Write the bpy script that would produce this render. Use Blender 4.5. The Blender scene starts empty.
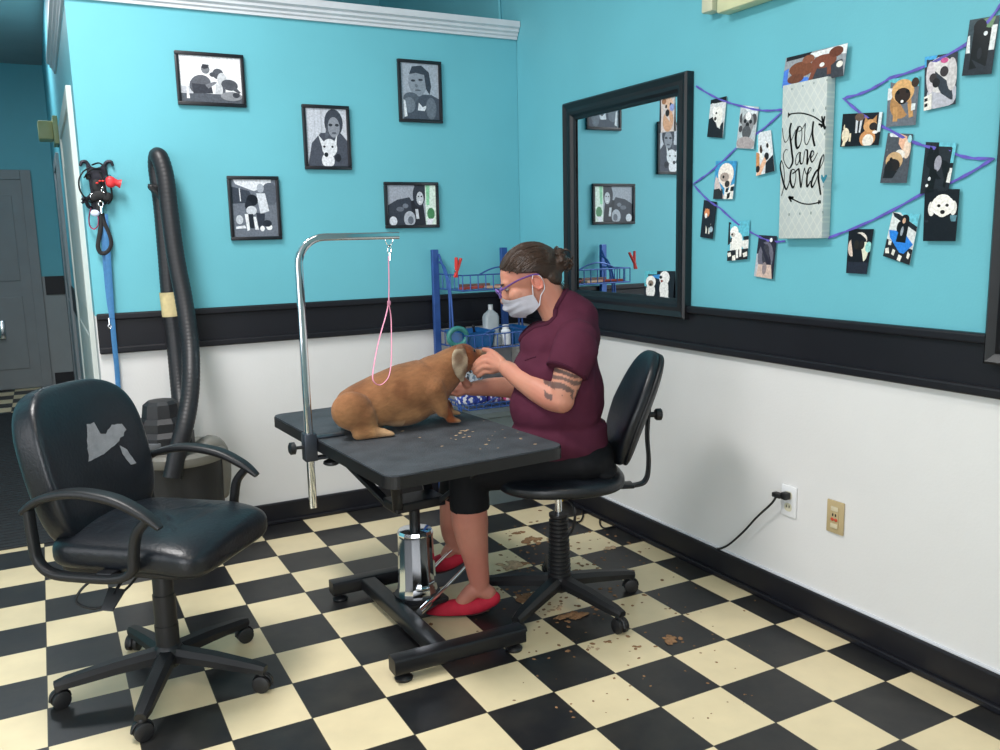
import bpy, bmesh, math, random
from mathutils import Vector, Matrix, noise
random.seed(7)
PI=math.pi
SC=bpy.context.scene; COL=SC.collection
V=Vector
# ------------------------------------------------------------------ camera
CP=V((0.1079,-2.5668,1.3838)); YAW,PIT,ROL,FPX=0.48175,-0.16093,-0.02294,865.54
_f=V((math.sin(YAW)*math.cos(PIT),math.cos(YAW)*math.cos(PIT),math.sin(PIT)))
_r=V((math.cos(YAW),-math.sin(YAW),0)); _u=_r.cross(_f)
_R=_r*math.cos(ROL)+_u*math.sin(ROL); _U=-_r*math.sin(ROL)+_u*math.cos(ROL)
cam=bpy.data.cameras.new('camera'); cam.sensor_width=36; cam.lens=36*FPX/1000; cam.clip_start=.02
co=bpy.data.objects.new('camera',cam); COL.objects.link(co)
m3=Matrix((( _R.x,_U.x,-_f.x),(_R.y,_U.y,-_f.y),(_R.z,_U.z,-_f.z)))
co.matrix_world=Matrix.Translation(CP)@m3.to_4x4(); SC.camera=co
def _d(px,py): return _R*((px-500)/FPX)+_U*((375-py)/FPX)+_f
def at(px,py,ax,val):                     # point of plane axis=val seen at a pixel
    d=_d(px,py); return CP+d*((val-CP[ax])/d[ax])
WX,WY=2.4286,1.5989
ZB,ZT,ZC=.903,1.081,2.388
T=.2286
NW=V((.4633,.8862,0)); UW=V((.8862,-.4633,0)); HUB=V((1.715,.065,0))
def P(px,py,w=0.0):                       # point on the upright plane through the task chair's hub
    d=_d(px,py); return CP+d*(((HUB-CP).dot(NW)+w)/d.dot(NW))
# ------------------------------------------------------------------ materials
def srgb(c):
    if isinstance(c,str): c=tuple(int(c[i:i+2],16)/255 for i in (0,2,4))
    return tuple((x/12.92 if x<=.04045 else ((x+.055)/1.055)**2.4) for x in c[:3])+(1,)
_M={}
def mat(name,col,rough=.5,metal=0,noise_amt=.12,scale=8,bump=0,bscale=60,spec=.5,alpha=1,trans=0,coat=0,stretch=None,sheen=0):
    if name in _M: return _M[name]
    m=bpy.data.materials.new(name); m.use_nodes=True; nt=m.node_tree; b=nt.nodes['Principled BSDF']
    c=srgb(col)
    b.inputs['Roughness'].default_value=rough; b.inputs['Metallic'].default_value=metal
    b.inputs['Specular IOR Level'].default_value=spec
    b.inputs['Transmission Weight'].default_value=trans
    b.inputs['Coat Weight'].default_value=coat; b.inputs['Sheen Weight'].default_value=sheen
    tc=nt.nodes.new('ShaderNodeTexCoord'); mp=nt.nodes.new('ShaderNodeMapping')
    nt.links.new(tc.outputs['Object'],mp.inputs[0])
    if stretch: mp.inputs['Scale'].default_value=stretch
    n=nt.nodes.new('ShaderNodeTexNoise'); n.inputs['Scale'].default_value=scale; n.inputs['Detail'].default_value=4
    nt.links.new(mp.outputs[0],n.inputs['Vector'])
    mr=nt.nodes.new('ShaderNodeMapRange'); mr.inputs['From Min'].default_value=.3; mr.inputs['From Max'].default_value=.7
    mr.inputs['To Min'].default_value=1-noise_amt; mr.inputs['To Max'].default_value=1+noise_amt
    nt.links.new(n.outputs[0],mr.inputs[0])
    mx=nt.nodes.new('ShaderNodeMix'); mx.data_type='RGBA'; mx.blend_type='MULTIPLY'; mx.inputs[0].default_value=1
    mx.inputs[6].default_value=c; nt.links.new(mr.outputs[0],mx.inputs[7]); nt.links.new(mx.outputs[2],b.inputs['Base Color'])
    if bump:
        n2=nt.nodes.new('ShaderNodeTexNoise'); n2.inputs['Scale'].default_value=bscale; n2.inputs['Detail'].default_value=3
        nt.links.new(mp.outputs[0],n2.inputs['Vector'])
        bp=nt.nodes.new('ShaderNodeBump'); bp.inputs['Strength'].default_value=bump; bp.inputs['Distance'].default_value=.01
        nt.links.new(n2.outputs[0],bp.inputs['Height']); nt.links.new(bp.outputs[0],b.inputs['Normal'])
    _M[name]=m; return m
def matcol(name,rough=.6,spec=.3,bump=0,bscale=60,stretch=None,sheen=0,noise_amt=.15,nscale=30,sss=0):   # colour comes from the mesh's own colour attribute
    if name in _M: return _M[name]
    m=mat(name,'ffffff',rough,0,noise_amt,nscale,bump,bscale,spec,stretch=stretch,sheen=sheen)
    nt=m.node_tree; a=nt.nodes.new('ShaderNodeAttribute'); a.attribute_name='col'
    mx=[n for n in nt.nodes if n.type=='MIX'][0]; nt.links.new(a.outputs['Color'],mx.inputs[6])
    if sss:
        b=nt.nodes['Principled BSDF']; b.inputs['Subsurface Weight'].default_value=sss; b.inputs['Subsurface Radius'].default_value=(.012,.005,.003); b.inputs['Subsurface Scale'].default_value=1
    return m
def flat(hexc,rough=.45):
    return mat('ink_'+hexc,hexc,rough,0,.2,120,spec=.3)
# ------------------------------------------------------------------ objects
def tag(o,label=None,cat=None,group=None,kind=None):
    if label: o['label']=label
    if cat: o['category']=cat
    if group: o['group']=group
    if kind: o['kind']=kind
    return o
_RM={}
def thing(name,label,cat,loc,rz=0,group=None):
    o=bpy.data.objects.new(name,None); COL.objects.link(o); o.empty_display_size=.05
    o.location=loc; o.rotation_euler=(0,0,rz); _RM[o.name]=Matrix.Translation(V(loc))@Matrix.Rotation(rz,4,'Z')
    return tag(o,label,cat,group)
def mk(name,bm,mats,parent=None,smooth=True,local=False,label=None,angle=40):
    me=bpy.data.meshes.new(name)
    bmesh.ops.recalc_face_normals(bm,faces=bm.faces)
    bm.to_mesh(me); bm.free()
    if not isinstance(mats,(list,tuple)): mats=[mats]
    for m in mats: me.materials.append(m)
    return link(name,me,parent,smooth,local,label,angle)
def link(name,me,parent=None,smooth=True,local=False,label=None,angle=40):
    if smooth:
        me.shade_smooth()
        try: me.set_sharp_from_angle(angle=math.radians(angle))
        except Exception: pass
    o=bpy.data.objects.new(name,me); COL.objects.link(o)
    if parent is None:
        vs=[v.co for v in me.vertices]
        c=V(((min(v.x for v in vs)+max(v.x for v in vs))/2,(min(v.y for v in vs)+max(v.y for v in vs))/2,min(v.z for v in vs)))
        me.transform(Matrix.Translation(-c)); o.location=c
        o['_world']=0; del o['_world']
    else:
        o.parent=parent
        if parent.name in _RM and not local: o.matrix_parent_inverse=_RM[parent.name].inverted()
        elif parent.parent is None and parent.type=='MESH': o.matrix_parent_inverse=Matrix.Translation(-parent.location)
    if label: o['label']=label
    return o
def structure(name,bm,m,smooth=False,label=None):
    o=mk(name,bm,m,None,smooth); o['kind']='structure'
    if label: o['label']=label
    return o
# ------------------------------------------------------------------ shapes
def NB(): return bmesh.new()
def box(bm,a,b,bev=0,seg=2,M=None,mi=0):
    a=V(a);b=V(b); lo=V((min(a.x,b.x),min(a.y,b.y),min(a.z,b.z))); hi=V((max(a.x,b.x),max(a.y,b.y),max(a.z,b.z)))
    t=bmesh.new(); bmesh.ops.create_cube(t,size=1)
    for v in t.verts: v.co=V(((v.co.x+.5)*(hi.x-lo.x)+lo.x,(v.co.y+.5)*(hi.y-lo.y)+lo.y,(v.co.z+.5)*(hi.z-lo.z)+lo.z))
    if bev: bmesh.ops.bevel(t,geom=t.edges[:],offset=bev,segments=seg,profile=.5,affect='EDGES')
    return add(bm,t,M,mi)
def add(bm,t,M=None,mi=0):
    t.verts.index_update(); vs=[bm.verts.new((M@v.co) if M else v.co) for v in t.verts]
    for f in t.faces:
        try:
            g=bm.faces.new([vs[v.index] for v in f.verts]); g.material_index=mi
        except ValueError: pass
    t.free(); return vs
def frame(t,up=V((0,0,1))):
    t=t.normalized(); s=t.cross(up)
    if s.length<1e-3: s=t.cross(V((1,0,0)))
    s.normalize(); return s,s.cross(t).normalized()
def tube(bm,pts,r,seg=10,cap=True,flat_=1.0,mi=0,closed=False,prof=None,up=None):
    """sweep along pts; r number or list; flat_ scales second axis; prof overrides the section"""
    pts=[V(p) for p in pts]; n=len(pts); rs=r if isinstance(r,(list,tuple)) else [r]*n
    tan=[]
    for i in range(n):
        if closed: t=pts[(i+1)%n]-pts[i-1]
        else: t=pts[min(i+1,n-1)]-pts[max(i-1,0)]
        tan.append(t.normalized() if t.length>1e-9 else V((0,0,1)))
    s,b=frame(tan[0],up or V((0,0,1))); rings=[]
    pr=prof or [(math.cos(2*PI*k/seg),math.sin(2*PI*k/seg)*flat_) for k in range(seg)]
    for i in range(n):
        if up is not None: s,b=frame(tan[i],up)
        elif i:
            s=(s-tan[i]*s.dot(tan[i])); s=s.normalized() if s.length>1e-6 else frame(tan[i])[0]; b=s.cross(tan[i]).normalized()
        rings.append([bm.verts.new(pts[i]+s*(x*rs[i])+b*(y*rs[i])) for x,y in pr])
    m=len(pr)
    for i in range(n if closed else n-1):
        A=rings[i];B=rings[(i+1)%n]
        for k in range(m):
            f=bm.faces.new((A[k],A[(k+1)%m],B[(k+1)%m],B[k])); f.material_index=mi
    if cap and not closed:
        for R in (rings[0],rings[-1]):
            try: f=bm.faces.new(R); f.material_index=mi
            except ValueError: pass
def sm(pts,n=6,closed=False):
    """Catmull-Rom smoothing"""
    pts=[V(p) for p in pts]; out=[]; N=len(pts)
    for i in range(N if closed else N-1):
        p0=pts[i-1] if (closed or i>0) else pts[0]; p1=pts[i]; p2=pts[(i+1)%N]; p3=pts[(i+2)%N] if (closed or i+2<N) else pts[-1]
        for k in range(n):
            t=k/n; out.append(.5*((2*p1)+(p2-p0)*t+(2*p0-5*p1+4*p2-p3)*t*t+(3*p1-p0-3*p2+p3)*t**3))
    if not closed: out.append(pts[-1])
    return out
def lerp_list(r,n=6):
    out=[]
    for i in range(len(r)-1):
        for k in range(n): out.append(r[i]+(r[i+1]-r[i])*k/n)
    out.append(r[-1]); return out
def capsule(bm,pts,rs,seg=12,n=4,smooth_=True,flat_=1.0,up=None):
    """tapered rounded limb"""
    if smooth_ and len(pts)>2: P_=sm(pts,n); R_=lerp_list(rs,n)
    else:
        P_=[]; R_=[]
        for i in range(len(pts)-1):
            for k in range(n): P_.append(V(pts[i]).lerp(V(pts[i+1]),k/n)); R_.append(rs[i]+(rs[i+1]-rs[i])*k/n)
        P_.append(V(pts[-1])); R_.append(rs[-1])
    t0=(P_[0]-P_[1]).normalized(); t1=(P_[-1]-P_[-2]).normalized()
    A=[];RA=[];B=[];RB=[]
    for a in (88,70,50,25): A.append(P_[0]+t0*R_[0]*math.sin(math.radians(a))); RA.append(max(R_[0]*math.cos(math.radians(a)),1e-4))
    for a in (25,50,70,88): B.append(P_[-1]+t1*R_[-1]*math.sin(math.radians(a))); RB.append(max(R_[-1]*math.cos(math.radians(a)),1e-4))
    tube(bm,A+P_+B,RA+R_+RB,seg,flat_=flat_,up=up)
def ell(bm,c,r,M=None,seg=20,rings=12,mi=0,p=1.0):
    t=bmesh.new(); bmesh.ops.create_uvsphere(t,u_segments=seg,v_segments=rings,radius=1)
    for v in t.verts:
        x,y,z=v.co
        if p!=1: x,y,z=[math.copysign(abs(q)**p,q) for q in (x,y,z)]
        w=V((x*r[0],y*r[1],z*r[2])); v.co=(M@w if M else w)+V(c)
    add(bm,t,None,mi)
def cyl(bm,a,b,r1,r2=None,seg=20,mi=0,cap=True):
    r2=r1 if r2 is None else r2; tube(bm,[a,b],[r1,r2],seg,cap,mi=mi)
def lathe(bm,c,prof,seg=28,M=None,mi=0,ax=None):
    """prof: list of (r,z)"""
    c=V(c); rings=[]
    for r,z in prof:
        ring=[]
        for k in range(seg):
            a=2*PI*k/seg; v=V((max(r,1e-4)*math.cos(a),max(r,1e-4)*math.sin(a),z)); v=(M@v if M else v)+c; ring.append(bm.verts.new(v))
        rings.append(ring)
    for i in range(len(rings)-1):
        A,B=rings[i],rings[i+1]
        for k in range(seg): bm.faces.new((A[k],A[(k+1)%seg],B[(k+1)%seg],B[k])).material_index=mi
    for R_ in (rings[0],rings[-1]):
        try: bm.faces.new(R_).material_index=mi
        except ValueError: pass
def prism(bm,pts,d,mi=0):
    """closed polygon pts extruded by vector d"""
    d=V(d); A=[bm.verts.new(V(p)) for p in pts]; B=[bm.verts.new(V(p)+d) for p in pts]; n=len(A)
    bm.faces.new(A).material_index=mi; bm.faces.new(B[::-1]).material_index=mi
    for i in range(n): bm.faces.new((A[i],A[(i+1)%n],B[(i+1)%n],B[i])).material_index=mi
def rrect(w,h,r,n=5):
    out=[]
    for cx,cy,a0 in ((w/2-r,h/2-r,0),(-w/2+r,h/2-r,90),(-w/2+r,-h/2+r,180),(w/2-r,-h/2+r,270)):
        for k in range(n+1):
            a=math.radians(a0+90*k/n); out.append((cx+r*math.cos(a),cy+r*math.sin(a)))
    return out
def fuse(bm,voxel,it=4,fac=.5):
    """merge overlapping closed pieces into one continuous surface"""
    bmesh.ops.recalc_face_normals(bm,faces=bm.faces)
    me=bpy.data.meshes.new('tmp'); bm.to_mesh(me); bm.free()
    o=bpy.data.objects.new('tmp',me); COL.objects.link(o)
    m=o.modifiers.new('r','REMESH'); m.mode='VOXEL'; m.voxel_size=voxel; m.use_smooth_shade=True
    s=o.modifiers.new('s','SMOOTH'); s.iterations=it; s.factor=fac
    dg=bpy.context.evaluated_depsgraph_get(); dg.update()
    out=bpy.data.meshes.new_from_object(o.evaluated_get(dg)); bpy.data.objects.remove(o); bpy.data.meshes.remove(me)
    return out
def paint(me,fn):
    a=me.color_attributes.new('col','FLOAT_COLOR','POINT')
    for i,v in enumerate(me.vertices): a.data[i].color=fn(v.co)
def nz(v,s=1): return noise.noise(V(v)*s)
def axes(x,y,z): return Matrix(((x.x,y.x,z.x),(x.y,y.y,z.y),(x.z,y.z,z.z)))
# ================================================================== THE ROOM
TEAL=mat('teal_wall_paint','6bbac8',.55,0,.035,2.5,bump=.05,bscale=120,spec=.35)
WHITE=mat('white_wall_paint','dededd',.6,0,.03,2,bump=.05,bscale=100,spec=.3)
BLK=mat('black_trim_paint','14151c',.45,0,.12,6,spec=.4)
TRIMW=mat('white_trim_paint','d2d6dc',.45,0,.04,8)
CEIL=mat('ceiling_paint','b4b3b4',.8,0,.05,3)
def floor_mat():
    m=mat('checker_vinyl','ffffff',.36,0,.07,5,bump=.03,bscale=12,spec=.45); nt=m.node_tree
    L=nt.links; N=nt.nodes; mx=[n for n in N if n.type=='MIX'][0]
    tc=N.new('ShaderNodeTexCoord'); geo=N.new('ShaderNodeNewGeometry')
    sc=N.new('ShaderNodeVectorMath'); sc.operation='SCALE'; sc.inputs['Scale'].default_value=1/T; L.new(geo.outputs['Position'],sc.inputs[0])
    off=N.new('ShaderNodeVectorMath'); off.operation='ADD'; off.inputs[1].default_value=(1000,1000,.5); L.new(sc.outputs[0],off.inputs[0])
    fl=N.new('ShaderNodeVectorMath'); fl.operation='FLOOR'; L.new(off.outputs[0],fl.inputs[0])
    sp=N.new('ShaderNodeSeparateXYZ'); L.new(fl.outputs[0],sp.inputs[0])
    ad=N.new('ShaderNodeMath'); L.new(sp.outputs[0],ad.inputs[0]); L.new(sp.outputs[1],ad.inputs[1])
    md=N.new('ShaderNodeMath'); md.operation='MODULO'; md.inputs[1].default_value=2; L.new(ad.outputs[0],md.inputs[0])
    # per-tile tone
    wn=N.new('ShaderNodeTexWhiteNoise'); wn.noise_dimensions='3D'; L.new(fl.outputs[0],wn.inputs['Vector'])
    mr=N.new('ShaderNodeMapRange'); mr.inputs['To Min'].default_value=.93; mr.inputs['To Max'].default_value=1.05; L.new(wn.outputs[0],mr.inputs[0])
    cm=N.new('ShaderNodeMix'); cm.data_type='RGBA'; cm.inputs[6].default_value=srgb('1c1d20'); cm.inputs[7].default_value=srgb('e3d3ac')
    L.new(md.outputs[0],cm.inputs[0])
    # thin seams
    fr=N.new('ShaderNodeVectorMath'); fr.operation='FRACTION'; L.new(off.outputs[0],fr.inputs[0])
    s2=N.new('ShaderNodeSeparateXYZ'); L.new(fr.outputs[0],s2.inputs[0])
    def edge(o):
        a=N.new('ShaderNodeMath'); a.operation='SUBTRACT'; a.inputs[1].default_value=.5; L.new(o,a.inputs[0])
        b=N.new('ShaderNodeMath'); b.operation='ABSOLUTE'; L.new(a.outputs[0],b.inputs[0]); return b.outputs[0]
    mxx=N.new('ShaderNodeMath'); mxx.operation='MAXIMUM'; L.new(edge(s2.outputs[0]),mxx.inputs[0]); L.new(edge(s2.outputs[1]),mxx.inputs[1])
    gt=N.new('ShaderNodeMath'); gt.operation='GREATER_THAN'; gt.inputs[1].default_value=.4935; L.new(mxx.outputs[0],gt.inputs[0])
    c2=N.new('ShaderNodeMix'); c2.data_type='RGBA'; c2.inputs[7].default_value=srgb('3a3830'); L.new(gt.outputs[0],c2.inputs[0]); L.new(cm.outputs[2],c2.inputs[6])
    # scuffs and grime
    g=N.new('ShaderNodeTexNoise'); g.inputs['Scale'].default_value=3.5; g.inputs['Detail'].default_value=8; g.inputs['Roughness'].default_value=.7; L.new(geo.outputs['Position'],g.inputs['Vector'])
    gr=N.new('ShaderNodeMapRange'); gr.inputs['From Min'].default_value=.42; gr.inputs['From Max'].default_value=.75; gr.inputs['To Max'].default_value=.35; L.new(g.outputs[0],gr.inputs[0])
    c3=N.new('ShaderNodeMix'); c3.data_type='RGBA'; c3.inputs[7].default_value=srgb('8c8470'); L.new(gr.outputs[0],c3.inputs[0]); L.new(c2.outputs[2],c3.inputs[6])
    c4=N.new('ShaderNodeMix'); c4.data_type='RGBA'; c4.blend_type='MULTIPLY'; c4.inputs[0].default_value=1; L.new(c3.outputs[2],c4.inputs[6]); L.new(mr.outputs[0],c4.inputs[7])
    gm=N.new('ShaderNodeMix'); gm.data_type='RGBA'; gm.inputs[0].default_value=.3; L.new(c2.outputs[2],gm.inputs[6]); L.new(c4.outputs[2],gm.inputs[7])
    L.new(gm.outputs[2],mx.inputs[6])
    return m
CHK=floor_mat()
XL,YF,HC,HH=-2.6,-3.9,3.3,3.06
XE=.298     # free end of the picture wall
bm=NB(); box(bm,(XL-.1,YF-.1,-.1),(4.2,7.2,0)); structure('floor',bm,CHK)
# picture wall (partition, does not reach the ceiling)
bm=NB(); box(bm,(XE,WY+.002,ZT-.01),(WX,WY+.12,ZC+.06)); structure('wall_back',bm,TEAL)
bm=NB(); box(bm,(XE,WY+.002,0),(WX,WY+.12,ZT-.01)); structure('wall_back_lower',bm,WHITE)
bm=NB(); box(bm,(WX+.002,YF,ZT-.01),(WX+.12,3.72,HC)); structure('wall_right',bm,TEAL)
bm=NB(); box(bm,(WX+.002,YF,0),(WX+.12,3.72,ZT-.01)); structure('wall_right_lower',bm,WHITE)
bm=NB(); box(bm,(XE+.0,3.6,ZC),(WX,3.72,HC)); structure('wall_store_room',bm,TEAL)
# hallway side wall
HW=mat('shaded_white_paint','9aa0a2',.6,0,.04,3)  # white lower wall, with the hallway's dimness put into its colour as grey
bm=NB(); box(bm,(XE,WY+.12,ZT),(XE+.1,3.45,ZC+.06)); box(bm,(XE,3.45,ZT),(XE+.1,7.1,HC)); structure('wall_hallway',bm,TEAL)
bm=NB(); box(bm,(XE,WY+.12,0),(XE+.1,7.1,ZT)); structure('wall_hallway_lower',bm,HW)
bm=NB(); box(bm,(-.75,7.0,ZT),(XE,7.1,HC)); structure('wall_hallway_end',bm,TEAL)
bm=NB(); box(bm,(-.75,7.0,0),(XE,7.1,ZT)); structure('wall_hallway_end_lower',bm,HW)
bm=NB(); box(bm,(-.85,WY+.05,0),(-.75,7.1,HC)); box(bm,(XL,WY+.0,0),(-.75,WY+.1,HC)); structure('wall_hallway_left',bm,TEAL)
bm=NB(); box(bm,(-.75,WY+.06,HH),(XE+.05,7.1,HH+.08)); structure('ceiling_hallway',bm,CEIL)
bm=NB(); box(bm,(-.75,WY+.0,HH-.25),(XE,WY+.1,HC)); structure('wall_hallway_header',bm,TEAL)
bm=NB(); box(bm,(XL,YF,HC),(4.2,WY+.1,HC+.1)); box(bm,(XE,WY+.1,HC),(WX+.1,3.72,HC+.1)); structure('ceiling',bm,CEIL)
# left wall and street front with two big shop windows
FR=mat('far_room_paint','9fb4b8',.7,0,.05,3)
bm=NB(); box(bm,(XL-.12,YF,0),(XL,-1.6,HC)); box(bm,(XL-.12,.4,0),(XL,WY+.1,HC)); box(bm,(XL-.12,-1.6,0),(XL,.4,.5)); box(bm,(XL-.12,-1.6,2.7),(XL,.4,HC)); structure('wall_left',bm,FR)  # opening added in the unseen left wall to let fill light in
bm=NB()
for a,b in (((XL-.1,0),(4.2,.45)),((XL-.1,2.75),(4.2,HC)),((XL-.1,.45),(-2.3,2.75)),((-.35,.45),(-.15,2.75)),((1.15,.45),(4.2,2.75))): box(bm,(a[0],YF-.12,a[1]),(b[0],YF,b[1]))
structure('wall_front',bm,FR)
def window(n,x0,x1):
    bm=NB()
    for a,b in (((x0,.45),(x1,.51)),((x0,2.69),(x1,2.75)),((x0,.51),(x0+.06,2.69)),((x1-.06,.51),(x1,2.69)),(((x0+x1)/2-.025,.51),((x0+x1)/2+.025,2.69))):
        box(bm,(a[0],YF-.1,a[1]),(b[0],YF-.03,b[1]),.005)
    structure(n,bm,TRIMW)
window('window_1',-2.3,-.35); window('window_2',-.15,1.15)
bm=NB()
for a,b in (((-1.6,.5),(.4,.56)),((-1.6,2.64),(.4,2.7)),((-1.6,.56),(-1.54,2.64)),((.34,.56),(.4,2.64))): box(bm,(XL-.1,a[0],a[1]),(XL-.04,b[0],b[1]),.005)
structure('added_side_window',bm,TRIMW)  # unseen side window frame, added to go with the fill from the left
# ---- black chair-rail band
def band(bm,a,b,axis):
    if axis=='x':   # runs in X on a wall facing -Y, wall plane at y
        x0,x1,y=a,b[0],b[1]
        box(bm,(x0,y-.008,ZB+.015),(x1,y+.004,ZT-.012))
        for z,h in ((ZB,.03),(ZT-.03,.03)): box(bm,(x0,y-.024,z),(x1,y+.004,z+h),.007,3)
    else:
        y0,y1,x=a,b[0],b[1]; s=-1
        box(bm,(x-.008,y0,ZB+.015),(x+.004,y1,ZT-.012))
        for z,h in ((ZB,.03),(ZT-.03,.03)): box(bm,(x-.024,y0,z),(x+.004,y1,z+h),.007,3)
bm=NB(); band(bm,XE+.004,(WX-.02,WY),'x'); structure('trim_1',bm,BLK,label='black chair rail band across the picture wall')
bm=NB(); band(bm,YF+.02,(WY-.004,WX),'y'); structure('trim_2',bm,BLK,label='black chair rail band across the mirror wall')
bm=NB(); box(bm,(XE+.0,WY-.016,0),(WX-.016,WY+.004,.105),.006); box(bm,(XE,WY-.028,0),(WX-.028,WY-.014,.02),.005); structure('baseboard_back',bm,BLK)
bm=NB(); box(bm,(WX-.016,YF+.01,0),(WX+.004,WY-.0,.108),.006); box(bm,(WX-.03,YF+.01,0),(WX-.014,WY-.0,.022),.005); structure('baseboard_right',bm,BLK)
bm=NB(); box(bm,(WX-.007,YF+.01,.108),(WX+.004,WY-.02,.116),.002); structure('trim_3',bm,TRIMW,label='thin white bead above the black baseboard of the mirror wall')
bm=NB(); box(bm,(XE-.008,3.45,ZB),(XE+.004,4.55,ZT)); structure('trim_4',bm,BLK)
bm=NB(); box(bm,(.13,6.985,ZB),(XE,7.004,ZT)); structure('trim_5',bm,BLK)
bm=NB(); box(bm,(.13,6.98,0),(XE,7.004,.13)); structure('baseboard_hallway',bm,BLK)
# ---- white crown on top of the picture wall, wrapping round its free end
prof=[(0,0),(.012,0),(.012,.012),(.02,.018),(.02,.028),(.032,.036),(.032,.048),(.046,.056),(.046,.085),(0,.085)]
bm=NB()
z0=ZC
pa=[(WX-.002,WY),(XE,WY),(XE,3.42)]
rings=[]
for i,(x,y) in enumerate(pa):
    ring=[]
    for d,h in prof:
        if i==0: p=(x,y-d,z0+h)
        elif i==1: p=(x-d,y-d,z0+h)
        else: p=(x-d,y,z0+h)
        ring.append(bm.verts.new(p))
    rings.append(ring)
for i in range(2):
    for k in range(len(prof)-1): bm.faces.new((rings[i][k],rings[i+1][k],rings[i+1][k+1],rings[i][k+1]))
bm.faces.new(rings[0]); bm.faces.new(rings[2])
box(bm,(XE,WY-.002,z0+.06),(WX,WY+.14,z0+.085)); box(bm,(XE,WY+.1,z0+.06),(XE+.1,3.42,z0+.085))
structure('trim_6',bm,TRIMW,label='white crown moulding along the top of the picture wall')
# ---- hallway doors
def casing(bm,y0,y1,zt,w=.08):
    for a,b in ((y0,y0+w),(y1-w,y1)): box(bm,(XE-.022,a,0),(XE+.004,b,zt),.004)
    box(bm,(XE-.022,y0+w,zt-w),(XE+.004,y1-w,zt),.004)
DOORW=mat('white_door_paint','c6cdc8',.4,0,.05,5); DOORG=mat('grey_door_paint','8b9093',.5,0,.05,5)
def side_door(n,y0,y1,zt,m):
    bm=NB(); casing(bm,y0,y1,zt); r=structure(n,bm,m)
    bm=NB(); box(bm,(XE-.012,y0+.08,.01),(XE+.003,y1-.08,zt-.08),.003)
    for a,b in ((.2,.95),(1.08,zt-.25)): box(bm,(XE-.018,y0+.2,a),(XE-.01,y1-.2,b),.004)
    mk('door_panel',bm,m,r,False)
side_door('door_1',1.78,3.3,2.07,DOORW); side_door('door_2',4.6,5.6,2.04,DOORG)
c0=at(28,174,1,6.985); xr=.105
bm=NB(); y=6.985
for a,b in ((xr-.09,xr),(xr-1.05,xr-.96)): box(bm,(a,y-.02,0),(b,y+.012,2.09),.004)
box(bm,(xr-.96,y-.02,2.0),(xr-.09,y+.012,2.09),.004); r=structure('door_3',bm,DOORG)
bm=NB(); box(bm,(xr-.96,y-.005,.01),(xr-.09,y+.01,2.0))
for a,b in ((.2,.9),(1.05,1.85)):
    for u in (xr-.88,xr-.48): box(bm,(u,y-.014,a),(u+.3,y-.003,b),.005)
mk('door_panel',bm,DOORG,r,False)
p=at(2,330,1,6.93); bm=NB(); box(bm,(p.x-.03,6.93,p.z-.09),(p.x+.03,6.985,p.z+.09),.01); mk('door_handle',bm,mat('bright_steel','dfe8ee',.2,1),r)
# small boxes on the hallway wall
bm=NB(); box(bm,(XE-.12,4.1,2.08),(XE-.03,4.3,2.2),.01); box(bm,(XE-.03,4.06,2.05),(XE,4.34,2.23),.004)
tag(mk('chime_box',bm,mat('aged_cream_plastic','a5a678',.5)),'yellowed boxy door chime high on the dim hallway wall','door chime')
bm=NB(); box(bm,(XE-.01,3.36,1.3),(XE,3.43,1.43),.003); box(bm,(XE-.016,3.385,1.35),(XE-.008,3.405,1.38),.002)
tag(mk('switch_plate',bm,mat('ivory_plastic','c8ccb8',.5)),'small ivory light switch plate beside the white hallway door','switch')
# floor mat
def mat_mat():
    m=mat('ribbed_rubber','22262a',.8,0,.2,30,bump=.2,bscale=200); return m
bm=NB(); box(bm,(-.72,1.88,.0),(.27,5.62,.008),.003)
for k in range(74): box(bm,(-.7,1.9+k*.05,.008),(.25,1.925+k*.05,.0105))
tag(mk('floor_mat',bm,mat_mat(),None,False),'long dark ribbed runner mat on the hallway floor','mat')
# conduit on the right wall past the partition
bm=NB(); tube(bm,[(WX-.008,1.76,ZC+.09),(WX-.008,1.77,2.7),(WX-.008,1.78,HC)],.007,8); tag(mk('wall_conduit',bm,TEAL),'thin painted conduit rising behind the picture wall in the corner','conduit')

# ================================================================== PRINTS AND PICTURES
INK={}
def face_layer(bm,q,blobs,nrm,z0,mats,step=.00012):
    """q: four corners TL,TR,BR,BL; blobs in u,v (v down)"""
    def UVP(u,v,k): 
        a=q[0].lerp(q[1],u); b=q[3].lerp(q[2],u); return a.lerp(b,v)+nrm*(z0+step*k)
    for k,b in enumerate(blobs):
        col=b[-1]; 
        if col not in mats: mats.append(col)
        if b[0]=='p': pts=b[1]
        else:
            cx,cy,rx,ry=b[1:5]; a=math.radians(b[5]) if len(b)>6 else 0; n=18; pts=[]
            for i in range(n):
                t=2*PI*i/n; x=rx*math.cos(t); y=ry*math.sin(t)
                pts.append((cx+x*math.cos(a)-y*math.sin(a),cy+x*math.sin(a)+y*math.cos(a)))
        pts=[(min(max(u,0),1),min(max(v,0),1)) for u,v in pts]; pp=[]
        for u in pts:
            if not pp or (abs(u[0]-pp[-1][0])+abs(u[1]-pp[-1][1])>1e-4): pp.append(u)
        if len(pp)>2 and abs(pp[0][0]-pp[-1][0])+abs(pp[0][1]-pp[-1][1])<1e-4: pp.pop()
        if len(pp)<3: continue
        vs=[bm.verts.new(UVP(u,v,k+1)) for u,v in pp]
        try: bm.faces.new(vs).material_index=mats.index(col)
        except ValueError: pass
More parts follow.
